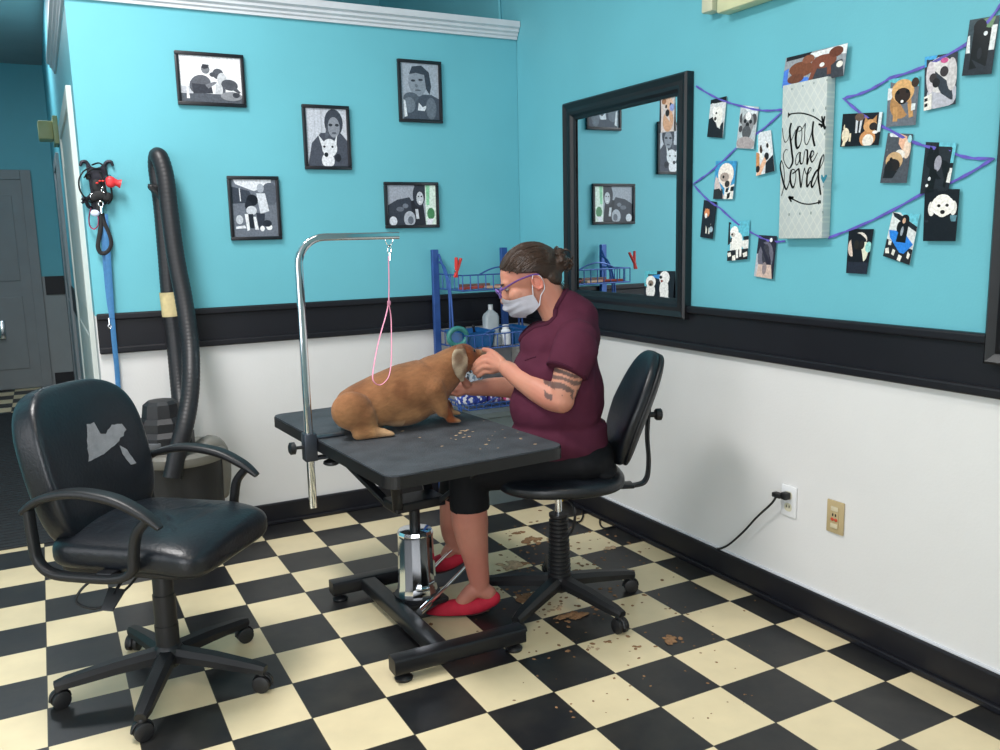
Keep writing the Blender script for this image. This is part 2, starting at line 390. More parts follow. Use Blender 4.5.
def card(bm,q,nrm,th,mats,col):
    if col not in mats: mats.append(col)
    A=[bm.verts.new(p) for p in q]; B=[bm.verts.new(p+nrm*th) for p in q]; mi=mats.index(col)
    bm.faces.new(A[::-1]).material_index=mi; bm.faces.new(B).material_index=mi
    for i in range(4): bm.faces.new((A[i],A[(i+1)%4],B[(i+1)%4],B[i])).material_index=mi
E_=lambda cx,cy,rx,ry,col,a=0:('e',cx,cy,rx,ry,a,col)
P_=lambda col,*pts:('p',pts,col)
def print_(px,label,bg,blobs,group=None,lift=.003,x=None):
    nrm=V((-1,0,0)); X=(x if x is not None else WX)-lift; q=[at(a,b,0,X) for a,b in px]
    q[2]=q[2]+nrm*.006; q[3]=q[3]+nrm*.004
    bm=NB(); mats=[]; card(bm,q,nrm,.0006,mats,bg); face_layer(bm,q,blobs,nrm,.0006,mats);
    me=bpy.data.meshes.new('photo_print'); bm.to_mesh(me); bm.free()
    for c in mats: me.materials.append(flat(c,.35))
    o=link('photo_print',me,None,False); return tag(o,label,'photo',group)
def dogface(cx,cy,s,fur,dark='1d1a1a',ear=None,ys=1.0):
    ear=ear or fur
    return [E_(cx-s*.85,cy-.0,s*.32,s*.6*ys,ear,15),E_(cx+s*.85,cy,s*.32,s*.6*ys,ear,-15),E_(cx,cy,s,s*.8*ys,fur),E_(cx,cy+s*.35*ys,s*.45,s*.35*ys,fur),
            E_(cx-s*.38,cy-s*.08,s*.12,s*.1*ys,dark),E_(cx+s*.38,cy-s*.08,s*.12,s*.1*ys,dark),E_(cx,cy+s*.25*ys,s*.17,s*.12*ys,dark)]
G1='dog photo prints pegged along the left ribbon'; G2='dog photo prints pegged along the right ribbon'
# left of the sign
print_([(711,100),(727,96),(724,138),(708,137)],'small print of a white dog on black, nearest the tall mirror at the top','d3d6d6',
  [P_('17181d',(0,0),(1,0),(1,.12),(0,.12)),P_('1c1e24',(0,.52),(.3,.45),(.6,.75),(.95,.6),(1,1),(0,1)),E_(.55,.42,.3,.2,'f0efe9'),E_(.68,.55,.16,.2,'e9e8e0'),E_(.3,.3,.1,.1,'f4f4f0'),E_(.45,.38,.06,.03,'222222'),E_(.42,.52,.08,.05,'3a3532')],G1)
print_([(741,105),(759,107),(755,149),(737,148)],'print of a grey and white shaggy dog facing forward, below the upper left ribbon','b9c2c6',
  [E_(.5,.12,.42,.12,'dde4e8'),E_(.2,.3,.18,.14,'4a474a'),E_(.82,.3,.15,.14,'4a474a'),E_(.5,.42,.34,.28,'8d8f92'),E_(.5,.24,.16,.1,'f0f0f0'),E_(.35,.36,.08,.05,'1c1c1e'),E_(.66,.36,.08,.05,'1c1c1e'),E_(.5,.45,.1,.07,'202022'),E_(.5,.62,.25,.16,'56585c'),E_(.5,.88,.5,.16,'a89f9f'),E_(.15,.55,.1,.08,'4a474a')],G1)
print_([(757,133),(771,130),(776,171),(757,176)],'tilted print of a pale terrier and a hand, beside the lettered canvas','d8dde0',
  [P_('6fc4d4',(0,0),(.15,0),(.1,.45),(0,.45)),E_(.5,.45,.36,.22,'f0efe8'),E_(.3,.4,.1,.1,'3d2a20'),E_(.7,.35,.08,.06,'2c2522'),E_(.62,.6,.14,.09,'201c1c'),P_('1f232c',(.55,.75),(1,.6),(1,1),(.5,1)),P_('e8b898',(0,1),(.15,.85),(.5,.6),(.6,.72),(.25,1)),P_('c98c5a',(0,.45),(.2,.5),(.2,.8),(0,.85)),E_(.1,.85,.12,.08,'2a2020')],G1)
print_([(716,161),(737,161),(734,199),(714,199)],'print of a cream poodle on bright blue with a checkered corner','3f96c8',
  [E_(.35,.62,.33,.45,'cfc0bc'),P_('2c2c30',(0,.75),(.45,.7),(.5,1),(0,1)),P_('ece9e0',(.55,.7),(1,.6),(1,1),(.55,1)),P_('1d1d20',(.62,.72),(.75,.7),(.72,.82),(.6,.82)),P_('1d1d20',(.85,.68),(1,.66),(1,.78),(.84,.8)),P_('1d1d20',(.7,.86),(.85,.82),(.83,.97),(.7,1)),E_(.55,.35,.38,.3,'f0e6dc'),E_(.62,.52,.24,.2,'ead9cc'),E_(.5,.42,.22,.12,'a8988f'),E_(.66,.6,.12,.09,'37302f'),E_(.45,.42,.05,.04,'201c1c')],G1)
print_([(704,200),(717,202),(714,239),(701,237)],'small dark print of an orange faced fox-like dog standing','1f222b',
  [E_(.5,.52,.28,.2,'c7bb8d'),P_('d9d5c8',(.35,.6),(.5,.6),(.48,.88),(.38,.88)),P_('d9d5c8',(.6,.6),(.75,.6),(.7,.88),(.6,.88)),E_(.35,.33,.2,.12,'d68a5b'),E_(.3,.4,.1,.07,'f0ede8'),P_('d68a5b',(.2,.2),(.3,.28),(.18,.32)),P_('d68a5b',(.5,.2),(.42,.3),(.54,.3)),E_(.8,.75,.14,.08,'9fb5c0')],G1)
print_([(729,222),(750,220),(749,259),(728,261)],'print of a tall white dog standing on a checkered floor before teal','62b9cc',
  [P_('20242c',(0,0),(.12,.02),(.12,.55),(0,.6)),P_('20242c',(.12,.42),(1,.4),(1,.5),(.12,.52)),P_('e6e6e0',(.12,.52),(1,.5),(1,.72),(.12,.74)),P_('26262a',(0,.74),(1,.72),(1,1),(0,1)),P_('ece9de',(0,.8),(.15,.78),(.2,.88),(.05,.9)),P_('ece9de',(.25,.88),(.4,.86),(.42,1),(.25,1)),P_('ece9de',(.75,.84),(.95,.8),(.98,.92),(.8,.94)),E_(.45,.5,.26,.22,'f3f1ea'),E_(.3,.28,.2,.16,'f5f3ee'),E_(.25,.34,.1,.06,'c9c2b8'),E_(.2,.33,.05,.03,'222222'),P_('f3f1ea',(.4,.6),(.53,.6),(.55,.95),(.45,.95)),P_('f3f1ea',(.58,.6),(.7,.6),(.7,.92),(.6,.92))],G1)
print_([(759,235),(777,236),(774,279),(755,276)],'print of a grey long-haired dog seen low on the left ribbon, under the canvas corner','2a2938',
  [P_('b8bcc4',(0,.45),(.15,.45),(.15,1),(0,1)),E_(.5,.5,.42,.36,'6c6a78'),E_(.5,.45,.2,.25,'3f3e48'),P_('cfb7aa',(.15,.7),(.85,.68),(.95,1),(.1,1)),E_(.5,.78,.12,.15,'8f8284'),E_(.72,.1,.08,.05,'e8e8ec')],G1)
# right of the sign
print_([(843,114),(883,112),(880,145),(841,147)],'wide print of three dogs, a pale one and a shepherd, right of the canvas','15161d',
  [E_(.2,.42,.15,.2,'dccfb2'),E_(.12,.65,.1,.22,'e2d6bd'),P_('dccfb2',(.1,.7),(.17,.7),(.12,.98),(.04,.98)),P_('dccfb2',(.22,.6),(.27,.6),(.27,.85),(.22,.85)),P_('cfd2d6',(.36,.2),(.42,.2),(.42,.6),(.37,.6)),P_('cfd2d6',(.47,.2),(.53,.2),(.5,.6),(.46,.58)),E_(.45,.12,.12,.12,'6a5446'),P_('cfdde0',(.92,0),(1,0),(1,.6),(.92,.6)),E_(.7,.78,.2,.25,'c98f5c'),E_(.72,.85,.14,.2,'e9e2d6'),E_(.74,.4,.17,.2,'d4a06a'),P_('b98756',(.6,.1),(.68,.25),(.58,.32)),P_('b98756',(.88,.08),(.88,.32),(.78,.22)),E_(.82,.42,.1,.12,'2a2220'),E_(.88,.6,.07,.05,'eeeae4')],G2)
print_([(889,79),(920,76),(917,125),(887,127)],'print of a tan flat-faced dog standing and looking out, right ribbon top','6a7079',
  [P_('64bcca',(0,0),(1,0),(1,.2),(0,.22)),P_('d9dde0',(0,.2),(.25,.2),(.25,.42),(0,.45)),E_(.45,.55,.36,.3,'b08354'),P_('c4955f',(.22,.6),(.36,.6),(.38,.9),(.22,.9)),P_('c4955f',(.68,.55),(.84,.55),(.9,.82),(.76,.84)),E_(.5,.28,.37,.25,'d9ab72'),E_(.88,.12,.12,.1,'3b2a20'),E_(.5,.37,.26,.16,'33241e'),E_(.5,.5,.13,.05,'1c1412'),E_(.5,.49,.05,.03,'f0ece8'),E_(.34,.3,.06,.04,'100c0c'),E_(.66,.29,.06,.04,'100c0c'),P_('dce4e6',(.82,.55),(.95,.55),(.95,.68),(.82,.7))],G2)
print_([(925,57),(958,52),(957,104),(925,111)],'print of a white fluffy dog with a pink bow','343a44',
  [P_('4aa6dc',(0,0),(.4,0),(.3,.15),(0,.2)),E_(.55,.78,.48,.3,'b9bac4'),E_(.5,.38,.45,.34,'d8d5d4'),E_(.85,.4,.16,.32,'c9c6c6'),E_(.2,.4,.14,.3,'cfc8cc'),E_(.28,.42,.12,.09,'3a3436'),E_(.62,.33,.13,.1,'3a3436'),E_(.38,.52,.12,.09,'221e20'),E_(.62,.12,.12,.05,'c85a8c'),P_('e9e6dc',(0,.75),(.25,.7),(.25,1),(0,1)),P_('1c1c20',(.02,.78),(.12,.77),(.12,.83),(.02,.84)),P_('1c1c20',(.02,.88),(.12,.87),(.12,.93),(.02,.94))],G2)
print_([(970,20),(1000,15),(993,74),(963,76)],'print of a large black dog standing, highest on the right ribbon','3b4a52',
  [P_('e0e6e8',(.02,.3),(.2,.25),(.16,.6),(.02,.6)),P_('dfe4e4',(.78,.15),(.98,.15),(.96,.58),(.78,.58)),P_('6f8d6c',(.5,.02),(.9,0),(.8,.18),(.55,.2)),P_('2b3038',(0,.62),(1,.58),(1,1),(0,1)),P_('101216',(.2,.12),(.8,.2),(.78,.85),(.2,.9)),E_(.4,.15,.22,.13,'14151a'),E_(.62,.28,.07,.04,'dfe4e8'),E_(.5,.62,.08,.1,'23262c')],G2)
print_([(888,133),(913,134),(908,183),(881,183)],'print of a tan and black dog held in arms, tilted under the middle ribbon','4d525a',
  [P_('dfe5e8',(.1,0),(.5,0),(.3,.3),(.08,.35)),P_('e7b596',(.5,0),(.8,.05),(.85,.35),(.5,.4)),E_(.85,.3,.14,.2,'e4cdb8'),E_(.6,.42,.2,.1,'e9e3da'),E_(.42,.55,.33,.18,'c9a77c'),E_(.4,.64,.27,.13,'241e1e'),E_(.25,.72,.16,.14,'1c1a1c'),P_('1b1d22',(.1,.75),(.6,.75),(.45,.9),(.08,.9)),E_(.3,.52,.06,.04,'1a1616'),E_(.92,.1,.08,.08,'9fd0d8')],G2)
print_([(926,142),(957,143),(950,190),(921,194)],'print of a black pointy-eared dog in a harness, partly behind another print','24282f',
  [P_('6cc2d2',(.45,0),(1,0),(1,.42),(.6,.4),(.45,.3)),P_('1a1d24',(.6,.42),(1,.45),(1,.52),(.6,.5)),P_('e4e6e2',(.7,.52),(1,.53),(1,.85),(.72,.8)),E_(.62,.55,.3,.2,'101216'),P_('101216',(.1,.25),(.2,.02),(.3,.2)),P_('101216',(.3,.2),(.42,.02),(.5,.28)),E_(.3,.36,.22,.16,'14161b'),E_(.5,.42,.12,.16,'9a9aa6'),P_('0f1114',(.25,.5),(.5,.55),(.45,1),(.22,1)),P_('0f1114',(.8,.5),(.9,.55),(.86,.95),(.78,.9)),E_(.28,.72,.05,.04,'d6dade'),E_(.22,.85,.05,.03,'e2e6e8')],G2,lift=.003)
print_([(925,189),(960,189),(957,241),(924,241)],'print of a white curly dog face over a black lower half','16181f',
  [P_('2a2e38',(0,.6),(1,.58),(1,.62),(0,.64)),P_('5c8694',(.6,.5),(.98,.5),(.95,.62),(.62,.62)),E_(.22,.38,.1,.14,'e8e5df'),E_(.86,.36,.1,.14,'e8e5df'),E_(.55,.32,.34,.2,'f4f1ea'),E_(.55,.22,.24,.12,'f4f1ea'),E_(.55,.44,.16,.1,'f0ece4'),E_(.44,.32,.05,.03,'2a2624'),E_(.68,.31,.05,.03,'2a2624'),E_(.56,.44,.07,.04,'1c1818')],G2,lift=.008)
print_([(849,229),(874,229),(868,274),(847,273)],'print of a pale droopy-eared puppy above a dark band, lowest on the right','16181f',
  [E_(.5,.25,.3,.18,'ded6cc'),E_(.2,.42,.18,.2,'d8c4b6'),E_(.75,.5,.16,.22,'dfe0c8'),E_(.9,.4,.14,.12,'8fd0cc'),E_(.38,.35,.1,.1,'2a2622'),E_(.62,.35,.1,.1,'2a2622'),E_(.5,.45,.07,.05,'1c1818'),P_('262b38',(.05,.74),(1,.74),(1,1),(.02,1))],G2)
print_([(893,212),(920,214),(911,265),(884,256)],'tilted print of a black dog on a blue mat over checkered floor','d6dcdc',
  [P_('6cc2d2',(.3,0),(1,0),(1,.25),(.5,.1)),P_('20242c',(0,0),(.25,.03),(1,.25),(1,.35),(.1,.1)),P_('25262a',(0,.6),(1,.7),(1,1),(0,1)),P_('e8e5da',(.08,.62),(.2,.63),(.2,.72),(.1,.72)),P_('e8e5da',(.02,.82),(.14,.78),(.2,.9),(.06,.92)),P_('e8e5da',(.3,.78),(.4,.8),(.38,.92),(.28,.9)),P_('e8e5da',(.55,.86),(.68,.88),(.64,1),(.52,.98)),P_('e8e5da',(.85,.75),(.95,.8),(.92,.9),(.84,.88)),P_('2f82dc',(.02,.4),(.55,.38),(.98,.6),(.72,.82),(.55,.82),(.1,.55)),P_('12141a',(.4,.15),(.68,.15),(.7,.6),(.35,.62)),E_(.52,.14,.16,.11,'17181d'),E_(.5,.16,.06,.06,'cfa88c'),E_(.38,.3,.1,.12,'12141a'),E_(.5,.38,.05,.1,'9aa4ae')],G2)
# photo above the canvas
print_([(786,58),(848,43),(845,76),(783,88)],'wide photo of two brown dogs on blue, tucked above the lettered canvas','9aa0a6',
  [P_('4f7fd8',(0,.45),(.3,.2),(.55,.35),(.45,1),(0,1)),P_('1e2026',(.02,0),(.45,0),(.4,.12),(.02,.14)),P_('e8ecec',(.42,.05),(1,0),(1,.3),(.5,.2)),P_('3d4048',(.5,.6),(.95,.45),(1,1),(.42,1)),E_(.3,.5,.2,.26,'7a4a34',-20),E_(.22,.78,.14,.16,'6d4230'),E_(.4,.22,.1,.14,'8a5640'),E_(.66,.4,.2,.22,'7f4a38',-10),E_(.84,.18,.11,.16,'6b3c2c'),P_('7f4a38',(.5,.5),(.58,.5),(.5,.95),(.44,.95)),P_('7f4a38',(.72,.5),(.78,.5),(.8,.85),(.74,.85)),E_(.64,.5,.04,.07,'f4f4f0'),E_(.92,.6,.05,.1,'eeeae0')],lift=.014)
# ribbons
def ribbon(name,label,pts,th=2.0):
    bm=NB(); q=[at(a,b,0,WX-.0035) for a,b in pts]; L=[]; rs=[]
    for i in range(len(q)-1):
        for k in range(10):
            L.append(q[i].lerp(q[i+1],k/10)+V((0,0,-.010*math.sin(PI*k/10)))); rs.append(.0016*th*(1+.3*math.sin(k*2.1+i)))
    L.append(q[-1]); rs.append(.0016*th)
    tube(bm,L,rs,prof=[(.25,1),(-.25,1),(-.25,-1),(.25,-1)],up=V((0,0,1)))
    tag(mk(name,bm,mat('purple_satin','6257b8',.45,0,.25,40),None,False),label,'ribbon')
ribbon('ribbon','purple ribbon zigzagging between the tall mirror and the lettered canvas',[(696,86),(741,106),(785,109),(740,144),(693,184),(720,208),(758,236),(785,241)])
ribbon('ribbon','purple ribbon zigzagging right of the lettered canvas to the wall end mirror',[(1004,0),(965,45),(890,78),(843,98),(890,130),(945,150),(994,158),(925,192),(828,238)],2.4)
# ================================================================== LETTERED CANVAS
root=thing('canvas_sign','tall pale canvas lettered YOU ARE LOVED with a teal heart','sign',at(805,238,0,WX))
XS=WX-.038
q=[at(782,86,0,XS),at(827,76,0,XS),at(822,238,0,XS),at(779,239,0,XS)]
y0,y1=(q[0].y+q[3].y)/2,(q[1].y+q[2].y)/2; zt=(q[0].z+q[1].z)/2; zb=(q[2].z+q[3].z)/2
def sign_mat():
    m=mat('printed_canvas','c9cfca',.6,0,.04,20); nt=m.node_tree; N=nt.nodes; L=nt.links
    mx=[n for n in N if n.type=='MIX'][0]; geo=N.new('ShaderNodeNewGeometry'); sp=N.new('ShaderNodeSeparateXYZ'); L.new(geo.outputs['Position'],sp.inputs[0])
    def diag(s):
        a=N.new('ShaderNodeMath'); a.operation='MULTIPLY_ADD'; a.inputs[1].default_value=s; L.new(sp.outputs[1],a.inputs[0]); L.new(sp.outputs[2],a.inputs[2])
        b=N.new('ShaderNodeMath'); b.operation='PINGPONG'; b.inputs[1].default_value=.022; L.new(a.outputs[0],b.inputs[0])
        c=N.new('ShaderNodeMath'); c.operation='LESS_THAN'; c.inputs[1].default_value=.0032; L.new(b.outputs[0],c.inputs[0]); return c.outputs[0]
    mm=N.new('ShaderNodeMath'); mm.operation='MAXIMUM'; L.new(diag(1.4),mm.inputs[0]); L.new(diag(-1.4),mm.inputs[1])
    c=N.new('ShaderNodeMix'); c.data_type='RGBA'; c.inputs[6].default_value=srgb('bfc8c6'); c.inputs[7].default_value=srgb('ccd2cc'); L.new(mm.outputs[0],c.inputs[0]); L.new(c.outputs[2],mx.inputs[6]); return m
bm=NB(); box(bm,(XS,y0,zb),(WX,y1,zt),.003); mk('canvas_block',bm,sign_mat(),root)
def stroke(bm,px,w,n=8,off=.0006,closed=False):
    pts=[at(a,b,0,XS-off) for a,b in px]; pts=sm(pts,n,closed); ws=lerp_list(list(w) if isinstance(w,(list,tuple)) else [w]*len(px),n)
    if closed: ws=(ws+[ws[0]]*n)[:len(pts)]
    L_=[];m=len(pts)
    for i,p in enumerate(pts):
        t=(pts[(i+1)%m if closed else min(i+1,m-1)]-pts[i-1 if (closed or i) else 0]); t=t.normalized() if t.length else V((0,1,0)); nn=t.cross(V((1,0,0)))
        h=ws[min(i,len(ws)-1)]*.00165; L_.append((bm.verts.new(p+nn*h),bm.verts.new(p-nn*h)))
    for i in range(m if closed else m-1):
        a,b=L_[i],L_[(i+1)%m]
        try: bm.faces.new((a[0],b[0],b[1],a[1]))
        except ValueError: pass
def A1(l): return [(776+x/15.625,104+y/15.625) for x,y in l]
def A2(l): return [(776+x/15.625,145+y/15.625) for x,y in l]
def A3(l): return [(776+x/15.625,185+y/15.625) for x,y in l]
bm=NB()
# y
stroke(bm,A1([(100,375),(112,500),(140,595),(185,560),(210,470)]),[.8,.9,.9,.8,.8])
stroke(bm,A1([(238,295),(215,400),(222,520),(235,640),(250,780),(262,880),(240,960),(200,1005)])+A2([(150,310),(118,220),(118,140),(150,75),(185,80)]),[2.2,2.6,2.4,2.4,2.4,2.4,2.2,1.2,1,.9,.9,.8,.7])
stroke(bm,A1([(225,600),(270,500),(310,400)]),.8)
# o
stroke(bm,A1([(350,350),(312,480),(310,620),(335,690),(385,610),(405,480),(395,370),(355,350)]),[2.4,3,3,2.4,1,.9,.9,1.4])
stroke(bm,A1([(350,430),(400,400),(460,300)]),.9)
# u
stroke(bm,A1([(460,300),(448,450),(450,590),(480,635),(520,560),(560,430),(585,270)]),[1,1,1,1,1,1.2,1.8])
stroke(bm,A1([(585,270),(570,400),(575,520),(605,660)]),[2,2.4,2.4,2.4])
# are
stroke(bm,A2([(365,110),(320,170),(305,280),(330,310),(370,220),(385,110)]),[1,1,1,1.1,1,1])
stroke(bm,A2([(380,110),(372,200),(385,290),(420,270),(440,150),(450,90)]),[2.2,2.2,1.8,.9,.9,.9])
stroke(bm,A2([(455,75),(490,90),(488,200),(485,300),(520,180),(545,110)]),[1,2,2.2,2,.9,.9])
stroke(bm,A2([(550,200),(590,140),(580,95),(550,110),(540,200),(560,265),(600,220),(650,120)]),[1,1,1.2,2,2.2,1.6,.9,.8])
# loved
stroke(bm,A2([(85,240),(65,330),(90,480),(125,620),(160,690),(200,600),(230,450),(235,385)]),[1.2,1.8,2.2,2.2,2,1.1,1,1])
stroke(bm,A2([(85,240),(115,330),(130,470),(125,620),(100,740)])+A3([(82,170)]),[.9,.9,.9,.9,.9,1.1])
stroke(bm,A2([(240,385),(220,500),(235,610),(268,665),(300,570),(310,450),(285,385),(245,385)]),[2.2,2.4,2.4,2,1,.9,.9,1.4])
stroke(bm,A2([(255,450),(310,410),(355,365)]),[1.5,1.5,1.5])
stroke(bm,A2([(355,365),(370,500),(388,660),(415,500),(445,355)]),[2,2.2,1.8,.9,.9])
stroke(bm,A2([(445,355),(465,440),(500,450),(550,370),(520,360),(490,450),(480,590),(490,650),(540,560)]),[1,1,1,1,1.4,2.2,2.4,2,1])
stroke(bm,A2([(665,370),(610,440),(555,580),(565,660),(620,560),(670,400),(710,220),(740,150),(745,230),(700,340),(665,400)]),[1.6,2.2,2.4,2,1,1,1,1,.9,.9,1])
stroke(bm,A2([(740,150),(700,220),(665,370),(662,520),(680,660),(695,760)])+A3([(700,150)]),[1,1.4,2.2,2.4,2.2,2,1.6])
# arrows
stroke(bm,A1([(190,170),(260,150),(380,142),(500,165),(620,215),(720,290),(765,360)]),1.3); stroke(bm,A1([(195,135),(190,210)]),1.5); stroke(bm,A1([(215,150),(212,190)]),1)
for l in ([(715,190),(735,310)],[(760,190),(740,310)],[(665,315),(735,335)],[(700,365),(740,320)],[(740,330),(760,385),(775,350)],[(725,240),(765,385)]): stroke(bm,A1(l),2)
stroke(bm,A3([(200,190),(290,235),(400,285),(520,300),(640,280),(690,265)]),1.3)
for l in ([(195,185),(275,195)],[(195,185),(240,262)],[(205,190),(265,220)]): stroke(bm,A3(l),2)
stroke(bm,A3([(670,235),(665,300)]),1.6); stroke(bm,A3([(692,240),(690,290)]),1.4)
bmesh.ops.solidify(bm,geom=bm.faces[:],thickness=.0004)
mk('lettering',bm,mat('black_ink','1e2420',.5,0,.1,30),root,False,label='black brush lettering reading you are loved')
bm=NB()
for l in ([(585,75),(583,120)],[(780,40),(772,90)],[(765,450),(758,490)]): stroke(bm,A1(l),1.6)
for l in ([(740,640),(738,665)],): stroke(bm,A2(l),1.4)
for l in ([(205,440),(203,480)],[(373,430),(371,465)],[(546,415),(544,460)],[(730,405),(728,445)]): stroke(bm,A3(l),1.6)
for a,b in ((792,88),(803,85),(814,82),(827,79)): stroke(bm,[(a,b),(a-.2,b+2)],1.3)
mk('printed_dots',bm,mat('grey_ink','7f8f8c',.5),root,False)['kind']='stuff'
bm=NB(); hp=A2([(738,600),(705,520),(708,470),(722,462),(742,510),(770,470),(795,462),(798,490),(770,550)]); prism(bm,[at(a,b,0,XS-.0006) for a,b in hp],(-.0006,0,0)); mk('heart',bm,mat('teal_ink','2a7f93',.5),root,False,label='small teal painted heart')
# ================================================================== FRAMED PICTURES ON THE PICTURE WALL
PF=mat('black_frame_lacquer','17181f',.35,0,.1,20)
def framed(px,label,bg,blobs,green=None,bar=.016):
    nrm=V((0,-1,0)); q=[at(a,b,1,WY-.014) for a,b in px]
    x0=(q[0].x+q[3].x)/2; x1=(q[1].x+q[2].x)/2; z1=(q[0].z+q[1].z)/2; z0=(q[2].z+q[3].z)/2
    r=thing('picture_frame',label,'picture',((x0+x1)/2,WY,z0),0,'black framed black-and-white pictures on the teal wall')
    bm=NB()
    for a,b in (((x0,z0),(x1,z0+bar)),((x0,z1-bar),(x1,z1)),((x0,z0+bar),(x0+bar,z1-bar)),((x1-bar,z0+bar),(x1,z1-bar))): box(bm,(a[0],WY-.018,a[1]),(b[0],WY,b[1]),.003,2)
    mk('frame',bm,PF,r)
    q=[V((x0+bar,WY-.008,z1-bar)),V((x1-bar,WY-.008,z1-bar)),V((x1-bar,WY-.008,z0+bar)),V((x0+bar,WY-.008,z0+bar))]
    bm=NB(); mats=[]; card(bm,q,nrm,.001,mats,bg); face_layer(bm,q,blobs,nrm,.001,mats)
    me=bpy.data.meshes.new('picture'); bm.to_mesh(me); bm.free()
    for c in mats: me.materials.append(flat(c,.3))
    link('picture',me,r,False)
framed([(174,49),(244,56),(246,108),(178,104)],'framed picture of a man nose to nose with a dog','eceef2',
 [P_('555a63',(0,.8),(1,.82),(1,1),(0,1)),P_('b9bcc4',(0,.66),(.15,.66),(.2,.82),(0,.82)),P_('f0f0f2',(.1,.65),(.12,.65),(.14,.93),(.09,.93)),E_(.32,.62,.17,.22,'5d6068',20),P_('3c3f48',(.18,.6),(.5,.62),(.52,.8),(.2,.82)),E_(.42,.28,.07,.1,'777a80'),P_('3a3c44',(.35,.25),(.38,.17),(.48,.18),(.47,.25),(.4,.28)),P_('777a82',(.4,.62),(.55,.54),(.6,.56),(.45,.7)),E_(.62,.37,.09,.12,'54575f'),E_(.53,.39,.05,.05,'4a4d55'),E_(.68,.5,.08,.16,'c4c7cc'),E_(.8,.6,.14,.12,'4f525a',20),P_('c4c7cc',(.58,.6),(.66,.6),(.68,.82),(.55,.8)),P_('5a5d66',(.68,.65),(.73,.65),(.72,.84),(.68,.84)),P_('54575f',(.88,.62),(.98,.75),(.95,.78),(.84,.7)),E_(.82,.85,.18,.1,'8a8d93'),E_(.9,.82,.06,.06,'3d4048')])
framed([(302,104),(349,106),(352,170),(305,169)],'framed picture of a hooded child holding a white terrier','c6cad4',
 [P_('b4b8c2',(.2,0),(.22,0),(.22,.6),(.2,.6)),P_('b4b8c2',(.36,0),(.4,0),(.4,.5),(.36,.5)),P_('4c505c',(.02,.95),(.12,.6),(.35,.42),(.85,.42),(1,.55),(1,1),(0,1)),E_(.68,.24,.23,.24,'3f434e'),E_(.68,.32,.15,.18,'8d919b'),E_(.6,.28,.05,.025,'33363f'),E_(.76,.28,.05,.025,'33363f'),E_(.68,.42,.06,.02,'565a64'),P_('5a5e69',(.5,.3),(.55,.45),(.5,.55),(.44,.5)),E_(.55,.68,.19,.16,'dfe2e8'),P_('dfe2e8',(.28,.45),(.42,.58),(.36,.66)),P_('dfe2e8',(.75,.45),(.65,.6),(.72,.66)),E_(.5,.9,.16,.13,'e4e6ec'),E_(.46,.8,.05,.04,'20222a'),E_(.75,.85,.08,.07,'2a2d36'),E_(.42,.66,.03,.02,'2a2d36'),E_(.62,.66,.03,.02,'2a2d36')])
framed([(397,58),(441,62),(443,123),(400,122)],'framed picture of a man gazing aside over a small dog','a4adba',
 [P_('4b5360',(.05,1),(.05,.62),(.4,.55),(.8,.55),(1,.62),(1,1)),E_(.44,.33,.25,.26,'8b94a0'),P_('3b424e',(.22,.2),(.3,.06),(.55,.03),(.75,.15),(.8,.4),(.75,.55),(.66,.45),(.62,.2),(.4,.17)),E_(.32,.31,.06,.02,'343a45'),E_(.52,.29,.06,.02,'343a45'),E_(.4,.4,.04,.03,'6b7480'),E_(.44,.48,.08,.015,'5b636e'),E_(.25,.62,.2,.1,'565f6b'),E_(.2,.75,.16,.14,'707a86'),P_('dfe4ea',(.05,.65),(.1,.68),(.14,.95),(.06,.97)),P_('d9dee6',(.45,.7),(.55,.78),(.68,.74),(.6,.85),(.42,.84)),E_(.78,.8,.14,.2,'6a737f')])
framed([(227,175),(279,177),(282,240),(231,240)],'framed picture of two people with dogs on a lawn','6d7480',
 [P_('3c434f',(0,.12),(.4,.2),(.5,.4),(0,.42)),P_('dfe3ea',(.05,0),(.9,0),(.9,.1),(.5,.2),(.1,.08)),E_(.86,.25,.2,.2,'5a616d'),P_('dfe3ea',(.17,.15),(.19,.15),(.2,.38),(.18,.38)),E_(.65,.15,.08,.08,'a6adb8'),P_('d4d9e1',(.55,.24),(.75,.24),(.82,.55),(.62,.6)),P_('333945',(.52,.58),(.72,.6),(.68,.85),(.56,.85)),E_(.45,.36,.13,.1,'1b1f28'),E_(.36,.46,.08,.1,'252a34'),E_(.42,.54,.12,.08,'c9ced6'),P_('e6e9ee',(.26,.6),(.34,.6),(.36,.88),(.3,.9)),P_('e6e9ee',(.45,.65),(.51,.65),(.56,.88),(.48,.88)),P_('252a34',(.34,.6),(.45,.6),(.46,.85),(.36,.85)),E_(.14,.7,.08,.08,'c4cad2'),P_('dfe3ea',(.05,.82),(.25,.8),(.28,.85),(.05,.86)),E_(.64,.86,.05,.05,'eceef2'),E_(.8,.84,.07,.05,'eceef2'),E_(.76,.77,.1,.06,'2a303b')])
